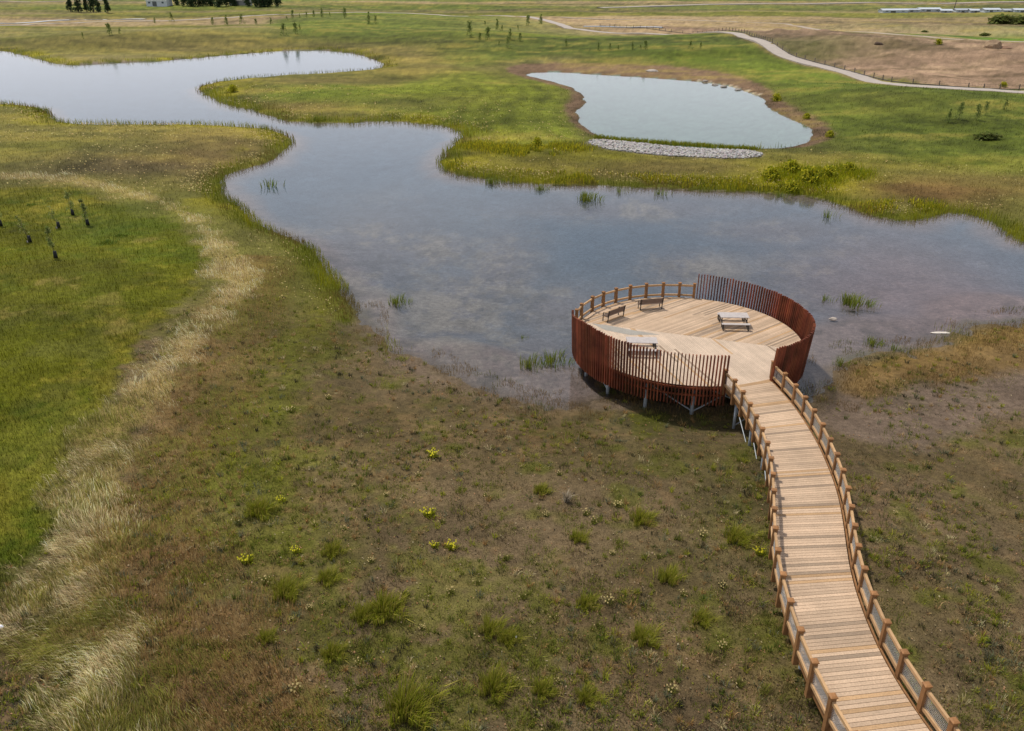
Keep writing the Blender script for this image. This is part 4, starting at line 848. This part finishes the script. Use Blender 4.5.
def crown_mesh(name, n, rx, h0, h1, leaf, cols, seed, taper=.6, clumps=14, mat=None):
    g = np.random.default_rng(seed); zc = g.uniform(h0, h1, clumps); fr = (zc - h0) / (h1 - h0); a = g.uniform(0, 6.28, clumps)
    rr = rx * (1 - taper * fr) * g.uniform(.1, .65, clumps); cen = np.stack([np.cos(a) * rr, np.sin(a) * rr, zc], 1); cr = rx * (1 - taper * fr) * g.uniform(.35, .6, clumps) + .02
    id_ = g.integers(0, clumps, n); d = g.standard_normal((n, 3)); d /= np.linalg.norm(d, axis=1)[:, None]
    P = cen[id_] + d * (cr[id_] * g.random(n) ** .5)[:, None] * np.array([1, 1, 1.2]); u = g.standard_normal((n, 3)); u /= np.linalg.norm(u, axis=1)[:, None]; v = np.cross(u, g.standard_normal((n, 3))); v /= np.linalg.norm(v, axis=1)[:, None]
    s = leaf * g.uniform(.6, 1.2, (n, 1)); V = np.stack([P - u * s, P - v * s * .6, P + u * s, P + v * s * .6], 1)
    tone = g.uniform(.7, 1.3, clumps)[id_][:, None]; C = np.array(cols)[g.integers(0, len(cols), n)] * tone
    return mesh_np(name, V.reshape(-1, 3), np.arange(4 * n), np.full(n, 4), mat or M_LEAF, np.repeat(np.clip(C, .004, 1), 4, 0))
# yellow-green bushes on the far bank
T_yb = [crown_mesh('flowering_bush', 900, 1.3, .05, .75, .10, [S(140, 146, 26), S(168, 164, 34), S(112, 124, 30), S(186, 178, 48)], s, .55, 16) for s in (41, 42)]
for p, s, lb in [((770, 180), 1.5, 'yellow green flowering bush at the left of the cluster on the bank'), ((790, 172), 1.6, 'yellow green flowering bush at the back of the cluster'), ((808, 184), 1.8, 'largest yellow green flowering bush in the cluster above the water'), ((828, 178), 1.5, 'yellow green flowering bush at the right of the cluster'), ((848, 172), 1.1, 'small yellow bush off the right of the cluster'),
                 ((790, 192), 1.3, 'yellow green bush at the waterline below the cluster'), ((776, 101), 1.5, 'yellow bush on the right margin of the small pond'), ((806, 119), 1.0, 'small yellow bush on the mud slope right of the small pond'), ((829, 137), 1.0, 'small yellow bush at the right tip of the small pond'), ((232, 92), 1.6, 'yellow bush at the left tip of the peninsula'),
                 ((536, 146), 1.2, 'yellow bush on the bank left of the stones'), ((1003, 87), 1.2, 'yellow bush beside the path at the right edge'), ((938, 45), 1.6, 'round yellow green bush in the right hand field')]:
    plant('flowering_bush', p, T_yb[len(lb) % 2], lb, 'bush', 'yellow flowering bushes on the banks', s)

def trunk_mesh(h, r, nl=5, seed=0, spread=.4):
    g = random.Random(seed); b = MB(); p = Vector((0, 0, -.2)); 
    for i in range(4):
        q = Vector((g.uniform(-.02, .02) * h, g.uniform(-.02, .02) * h, h * (i + 1) / 4)); b.tube(p, q, r * (1 - i * .22), r * (1 - (i + 1) * .22), n=7); p = q
    for i in range(nl):
        z = h * g.uniform(.3, .9); a = g.uniform(0, 6.28); l = h * g.uniform(.12, .28); b.tube((0, 0, z), (math.cos(a) * l * spread * 2, math.sin(a) * l * spread * 2, z + l), r * .4, r * .12, n=5)
    return b.mesh('trunk', M_TRUNK)
def tree(name, pxy, tm, cm, label, group, sc=1, cat='tree'):
    x, y = at_g(*pxy); t = empty(name, (x, y, hz(x, y)), random.uniform(0, 6.28), label=label, cat=cat, group=group); t.scale = (sc * random.uniform(.85, 1.15), sc * random.uniform(.85, 1.15), sc)
    link('trunk', tm, t); link('crown', cm, t); return t
# near left saplings with black guards
sc_cols = [S(136, 148, 84), S(116, 132, 62), S(160, 160, 104)]
for i, (p, hh, lb) in enumerate([((30, 242), 2.6, 'thin leaning sapling in a black guard, left of the group on the green slope'), ((56, 258), 2.9, 'leafy sapling in a black guard, the one nearest the viewer on the green slope'), ((59, 228), 2.3, 'almost bare sapling in a black guard in the middle of the group'),
                                  ((73, 215), 2.5, 'pale green sapling in a black guard at the back of the group'), ((88, 225), 2.7, 'fullest sapling in a black guard, right of the group beside the dry grass'), ((1, 226), 2.2, 'sapling in a black guard cut by the left edge of the picture')]):
    x, y = at_g(*p); t = empty('sapling', (x, y, hz(x, y)), 0, label=lb, cat='sapling', group='guarded saplings on the green slope')
    g = random.Random(i); tilt = (-.25, 0) if i in (0, 2) else (g.uniform(-.1, .05), 0)
    tm = trunk_mesh(hh, .03, 7, i, .5); o = link('trunk', tm, t); o.rotation_euler = (0, tilt[0], 0)
    cm = crown_mesh('crown', (170, 420, 110, 360, 560, 200)[i], .55, .75, hh, .085, sc_cols, 50 + i, .5, 12); o = link('crown', cm, t); o.rotation_euler = (0, tilt[0], 0)
    b = MB(); b.tube((0, 0, -.05), (0, 0, .62), .19, .14, n=10); b.build('trunk_guard', mat_plain('black_plastic', (.012, .014, .016), rough=.6) if i == 0 else bpy.data.materials['black_plastic'], t, True)
    if i in (0, 2):
        b = MB(); b.box((-.13, -.2, .1), (.14, .05, .18)); b.build('label_tag', M_TABLE, t)
# planted young trees far off
T_y = [crown_mesh('crown', 460, 2.1, .4, 4.8, .22, [S(120, 136, 70), S(138, 148, 84), S(102, 118, 58)], 60 + i, .6, 20) for i in range(3)]; K_y = [trunk_mesh(4.4, .06, 6, 60 + i) for i in range(3)]
yt = [(155, 23), (172, 22), (213, 25), (227, 25), (242, 24), (256, 24), (271, 24), (83, 37), (110, 36), (120, 35), (284, 36), (296, 37), (300, 30), (287, 20), (293, 19.5), (300, 19), (307, 18.6), (314, 18.2), (322, 17.8), (330, 17.5),
      (345, 18), (369, 24), (376, 24), (485, 26), (497, 30), (502, 34), (488, 38), (510, 38), (518, 30), (528, 27), (541, 26), (470, 36), (480, 44), (499, 47), (508, 50), (520, 44), (598, 55), (610, 53), (618, 52), (632, 55), (640, 55), (645, 56), (566, 47), (690, 52), (700, 55), (948, 124), (958, 122), (976, 121), (1004, 111), (985, 116)]
for i, p in enumerate(yt):
    wh = 'on the far left bank' if p[0] < 200 else 'beside the far path' if p[1] < 26 and p[0] < 400 else 'on the green rise between the lake arm and the path' if p[0] < 560 else 'on the grass behind the small pond' if p[0] < 800 else 'on the slope at the right edge'
    tree('young_tree', p, K_y[i % 3], T_y[i % 3], 'slender young tree planted ' + wh, 'young trees planted ' + wh, random.choice((.4, .55, .7, .85, 1.0)) * (.65 if p[1] > 45 else 1))
T_p = [crown_mesh('crown', 1500, 3.2, 1, 19, .55, [S(62, 80, 52), S(76, 94, 60), S(52, 68, 48)], 80 + i, .55, 34) for i in range(3)]; K_p = [trunk_mesh(18, .35, 9, 80 + i) for i in range(3)]
for i, (px, sc, lb) in enumerate([(71, .9, 'leftmost'), (79, 1.0, 'second from the left'), (87, .75, 'slimmest, in the middle'), (94, 1.1, 'broad dark, right of the slimmest'), (99, 1.0, 'second from the right'), (108, 1.0, 'rightmost, standing slightly apart')]):
    tree('poplar', (px, 12.2 + (i % 2) * .4), K_p[i % 3], T_p[i % 3], 'dark tree of the far left clump, the ' + lb, 'dark trees in the far left clump', sc)
T_b = [crown_mesh('crown', 1300, 5.2, 1, 13, .7, [S(62, 78, 52), S(78, 94, 62), S(54, 70, 48)], 90 + i, .4, 26) for i in range(3)]; K_b = [trunk_mesh(11, .35, 9, 90 + i) for i in range(3)]
for i, px in enumerate([177, 184, 192, 199, 206, 213, 220, 227, 234, 248, 256, 263, 270, 278]):
    tree('shelterbelt_tree', (px, 6.6 + (i % 3) * .4), K_b[i % 3], T_b[i % 3], 'dark bushy tree in the farmyard shelterbelt behind the lake', 'farmyard shelterbelt trees', random.uniform(.7, 1.1))
T_s = [crown_mesh('scrub', 500, 1.6, 0, 1.2, .22, [S(96, 108, 52), S(112, 116, 62)], 97, .4, 10)]
for p, s, lb in [((1000, 24), 4.5, 'long dark scrub mound in the right hand field'), ((1018, 24), 4.0, 'dark scrub at the right edge beside the long mound'), ((984, 36), 1.5, 'low dark bush on the green field strip'), ((924, 32), 1.0, 'small dark bush left in the green field strip'), ((985, 140), 1.4, 'dark low shrub on the right bank slope')]:
    x, y = at_g(*p); o = link('scrub', T_s[0]); o.location = (x, y, hz(x, y) - .2); o.scale = (s * 1.6, s, s * .6); tag(o, label=lb, cat='bush')
# dark shrub patches on the green slope
T_d = mkm('low_shrub', tussock_mesh(260, 1.1, .28, .035, [S(104, 126, 50), S(122, 140, 64)], seed=71, spread=1.3))
for p, s, lb in [((108, 243), 1.3, 'low dark green shrub patch on the slope right of the saplings'), ((120, 236), 1.0, 'low dark green shrub patch nearer the dry grass right of the saplings'), ((30, 205), .8, 'low shrub patch behind the saplings')]: plant('low_shrub', p, T_d, lb, 'shrub', None, s)

# ------------------------------------------------------------------ far structures
def house(name, px, py, L_, W_, H_, rh, wall, roof, label, cat='building', rz=0):
    x, y = at_g(px, py); z = hz(x, y); t = empty(name, (x, y, z), rz, label=label, cat=cat)
    b = MB(); b.box((0, 0, H_ / 2 - .5), (L_, W_, H_ + 1), col=tuple(wall))
    b.add([(-L_ / 2, -W_ / 2, H_), (-L_ / 2, W_ / 2, H_), (-L_ / 2, 0, H_ + rh), (L_ / 2, -W_ / 2, H_), (L_ / 2, W_ / 2, H_), (L_ / 2, 0, H_ + rh)], [(0, 1, 2), (3, 5, 4)], tuple(wall)); b.build('wall', M_PAINT, t)
    b = MB(); e = .5
    for s in (-1, 1): b.bar((-L_ / 2 - e, s * (W_ / 4 + .2), H_ + rh / 2 + .1), (L_ / 2 + e, s * (W_ / 4 + .2), H_ + rh / 2 + .1), math.hypot(W_ / 2, rh) + .6, .15, tuple(roof), up=(0, s * rh, W_ / 2))
    b.build('roof', M_PAINT, t)
    b = MB(); b.box((-L_ * .1, -W_ / 2 - .06, H_ * .4), (L_ * .2, .08, H_ * .75), col=(.12, .13, .14)); b.build('door', M_PAINT, t)
    for q in (-.35, .3):
        b = MB(); b.box((L_ * q, -W_ / 2 - .05, H_ * .6), (L_ * .1, .08, H_ * .28), col=(.08, .10, .12)); b.build('window', M_PAINT, t)
house('barn', 160, 6.8, 15, 11, 4.2, 2.6, S(196, 202, 212), S(214, 216, 222), 'white metal barn with a pitched roof beyond the far left bank')
house('farmhouse', 241, 5.5, 14, 10, 3.6, 3, S(150, 150, 150), S(120, 116, 112), 'grey farmhouse half hidden between the shelterbelt trees')
# pale greenhouses / row of roofs on the right horizon strip
for i, (px, L_) in enumerate([(893, 20), (911, 10), (928, 16), (945, 8), (962, 12), (975, 9), (990, 12), (1008, 9), (1022, 14)]):
    house('field_shed', px, 12.2, L_ * .82, 6, 1.0 if i % 2 else 1.3, .7, S(190, 198, 206) * (.8 if i % 2 else 1), S(190, 198, 208) * (.75 if i % 3 == 1 else 1), ['long white low shed, leftmost of the row by the far road', 'short pale shed second in the row by the far road', 'long white shed just left of the utility pole', 'small shed at the foot of the utility pole', 'pale shed just right of the utility pole', 'small grey shed, fourth from the right in the far row',
          'pale shed, third from the right in the far row', 'small pale shed, second from the right in the far row', 'white shed at the right edge of the picture in the far row'][i], 'shed', R_(random.uniform(-8, 8)))
x, y = at(953, 12); t = empty('utility_pole', (x, y, hz(x, y)), label='tall leaning wooden utility pole on the far horizon strip', cat='utility pole')
b = MB(); b.tube((0, 0, -1), (1.8, 0, 16), .28, .2, n=8); b.build('pole', M_TRUNK, t); b = MB(); b.box((1.7, 0, 15), (2.6, .2, .2)); b.build('cross_arm', M_TRUNK, t)
# boulders
def rock(name, pxy, sx, sy, sz, col, label, seed, cat='boulder', zo=0):
    import bmesh
    bm = bmesh.new(); bmesh.ops.create_icosphere(bm, subdivisions=3, radius=1); g = np.random.default_rng(seed); off = g.uniform(0, 50)
    for v in bm.verts:
        n = float(fbm(np.array([v.co.x * 3 + off]), np.array([v.co.y * 3 + v.co.z * 4]), 2, 3, seed)[0]); v.co *= 1 + .35 * n; v.co.x *= sx; v.co.y *= sy; v.co.z = max(v.co.z, -.4) * sz
    me = bpy.data.meshes.new(name); bm.to_mesh(me); bm.free(); a = me.color_attributes.new('Col', 'FLOAT_COLOR', 'POINT'); a.data.foreach_set('color', np.tile(np.array([*col, 1], dtype=np.float32), len(me.vertices)))
    me.materials.append(M_STONE); x, y = at_g(*pxy); o = link(name, me); o.location = (x, y, max(hz(x, y), 0) + zo); return tag(o, label=label, cat=cat)
rock('boulder', (990, 57), 2.4, 2.2, 2.2, S(150, 128, 104), 'big tan boulder standing on the crest of the dirt slope', 3)
rock('rock_slab', (1003, 60), 2.0, 1.2, .5, S(140, 112, 92), 'flat brown rock slab right of the big boulder', 4)
rock('rock', (876, 58), 1.3, 1, .7, S(84, 70, 60), 'dark rock in the gully of the dirt slope', 5)
rock('rock', (652, 71.5), 1.6, 1.0, .4, S(176, 168, 160), 'pale flat rock on the far rim of the small pond', 6)
rock('driftwood', (941, 333), .75, .16, .07, S(214, 206, 196), 'pale driftwood piece lying in the shallows at the right', 7, 'driftwood', .02)
rock('rock', (833, 319), .3, .2, .12, S(170, 160, 150), 'small pale stone in the water near the right clump', 8)
for k_, (p, lb) in enumerate([((705, 82), 'pale stone of the inlet on the right rim of the pond, upper left'), ((715, 85), 'pale stone of the inlet on the right rim of the pond, second down'), ((724, 87), 'pale stone of the inlet on the right rim of the pond, third down'), ((738, 90), 'pale stone of the inlet on the right rim of the pond, lowest')]):
    rock('rock', p, .8, .6, .35, S(150, 142, 134), lb, 20 + k_)
rock('litter_scrap', (1, 632), .16, .10, .10, S(230, 230, 235), 'white scrap of litter in the dry grass at the left edge', 9, 'litter', .25)
rock('litter_scrap', (516, 638), .06, .05, .04, S(235, 235, 235), 'tiny white scrap of litter by the green tussocks in the marsh', 10, 'litter', .06)
# silt fence along the upper side of the path
fpix = [(600, 26), (655, 30), (700, 33), (730, 38), (752, 45), (768, 54), (790, 60.5), (830, 68), (870, 77.5), (905, 83.5), (960, 87.5), (1024, 89.5), (1140, 91)]
fl = densify(smooth_poly([at(*p, z=1.2) for p in fpix], 2, False), 3.2)
ft = empty('silt_fence', (fl[0][0], fl[0][1], 0), label='low dark post and netting fence running along the upper side of the path', cat='fence')
acc = 0; last = fl[0]; pts = [fl[0]]
for q in fl[1:]:
    if math.hypot(q[0] - last[0], q[1] - last[1]) > 3.0: pts.append(q); last = q
step = max(1, math.ceil(len(pts) / 98)); pts = pts[::step]
b0 = MB(); b0.box((0, 0, .55), (.18, .18, 1.35)); PM = b0.mesh('post', mat_plain('grey_post', (.16, .13, .11)))
zs = [hz(*q) for q in pts]; net = MB()
for i, q in enumerate(pts):
    o = link('post', PM, ft); o.location = (q[0] - fl[0][0], q[1] - fl[0][1], zs[i])
    if i:
        a = (pts[i - 1][0] - fl[0][0], pts[i - 1][1] - fl[0][1]); c = (q[0] - fl[0][0], q[1] - fl[0][1])
        for zz, hh in ((.20, .22), (.62, .03), (.98, .03)): net.bar((a[0], a[1], zs[i - 1] + zz), (c[0], c[1], zs[i] + zz), .04, hh)
net.build('netting', mat_plain('grey_netting', (.14, .13, .12)), ft)
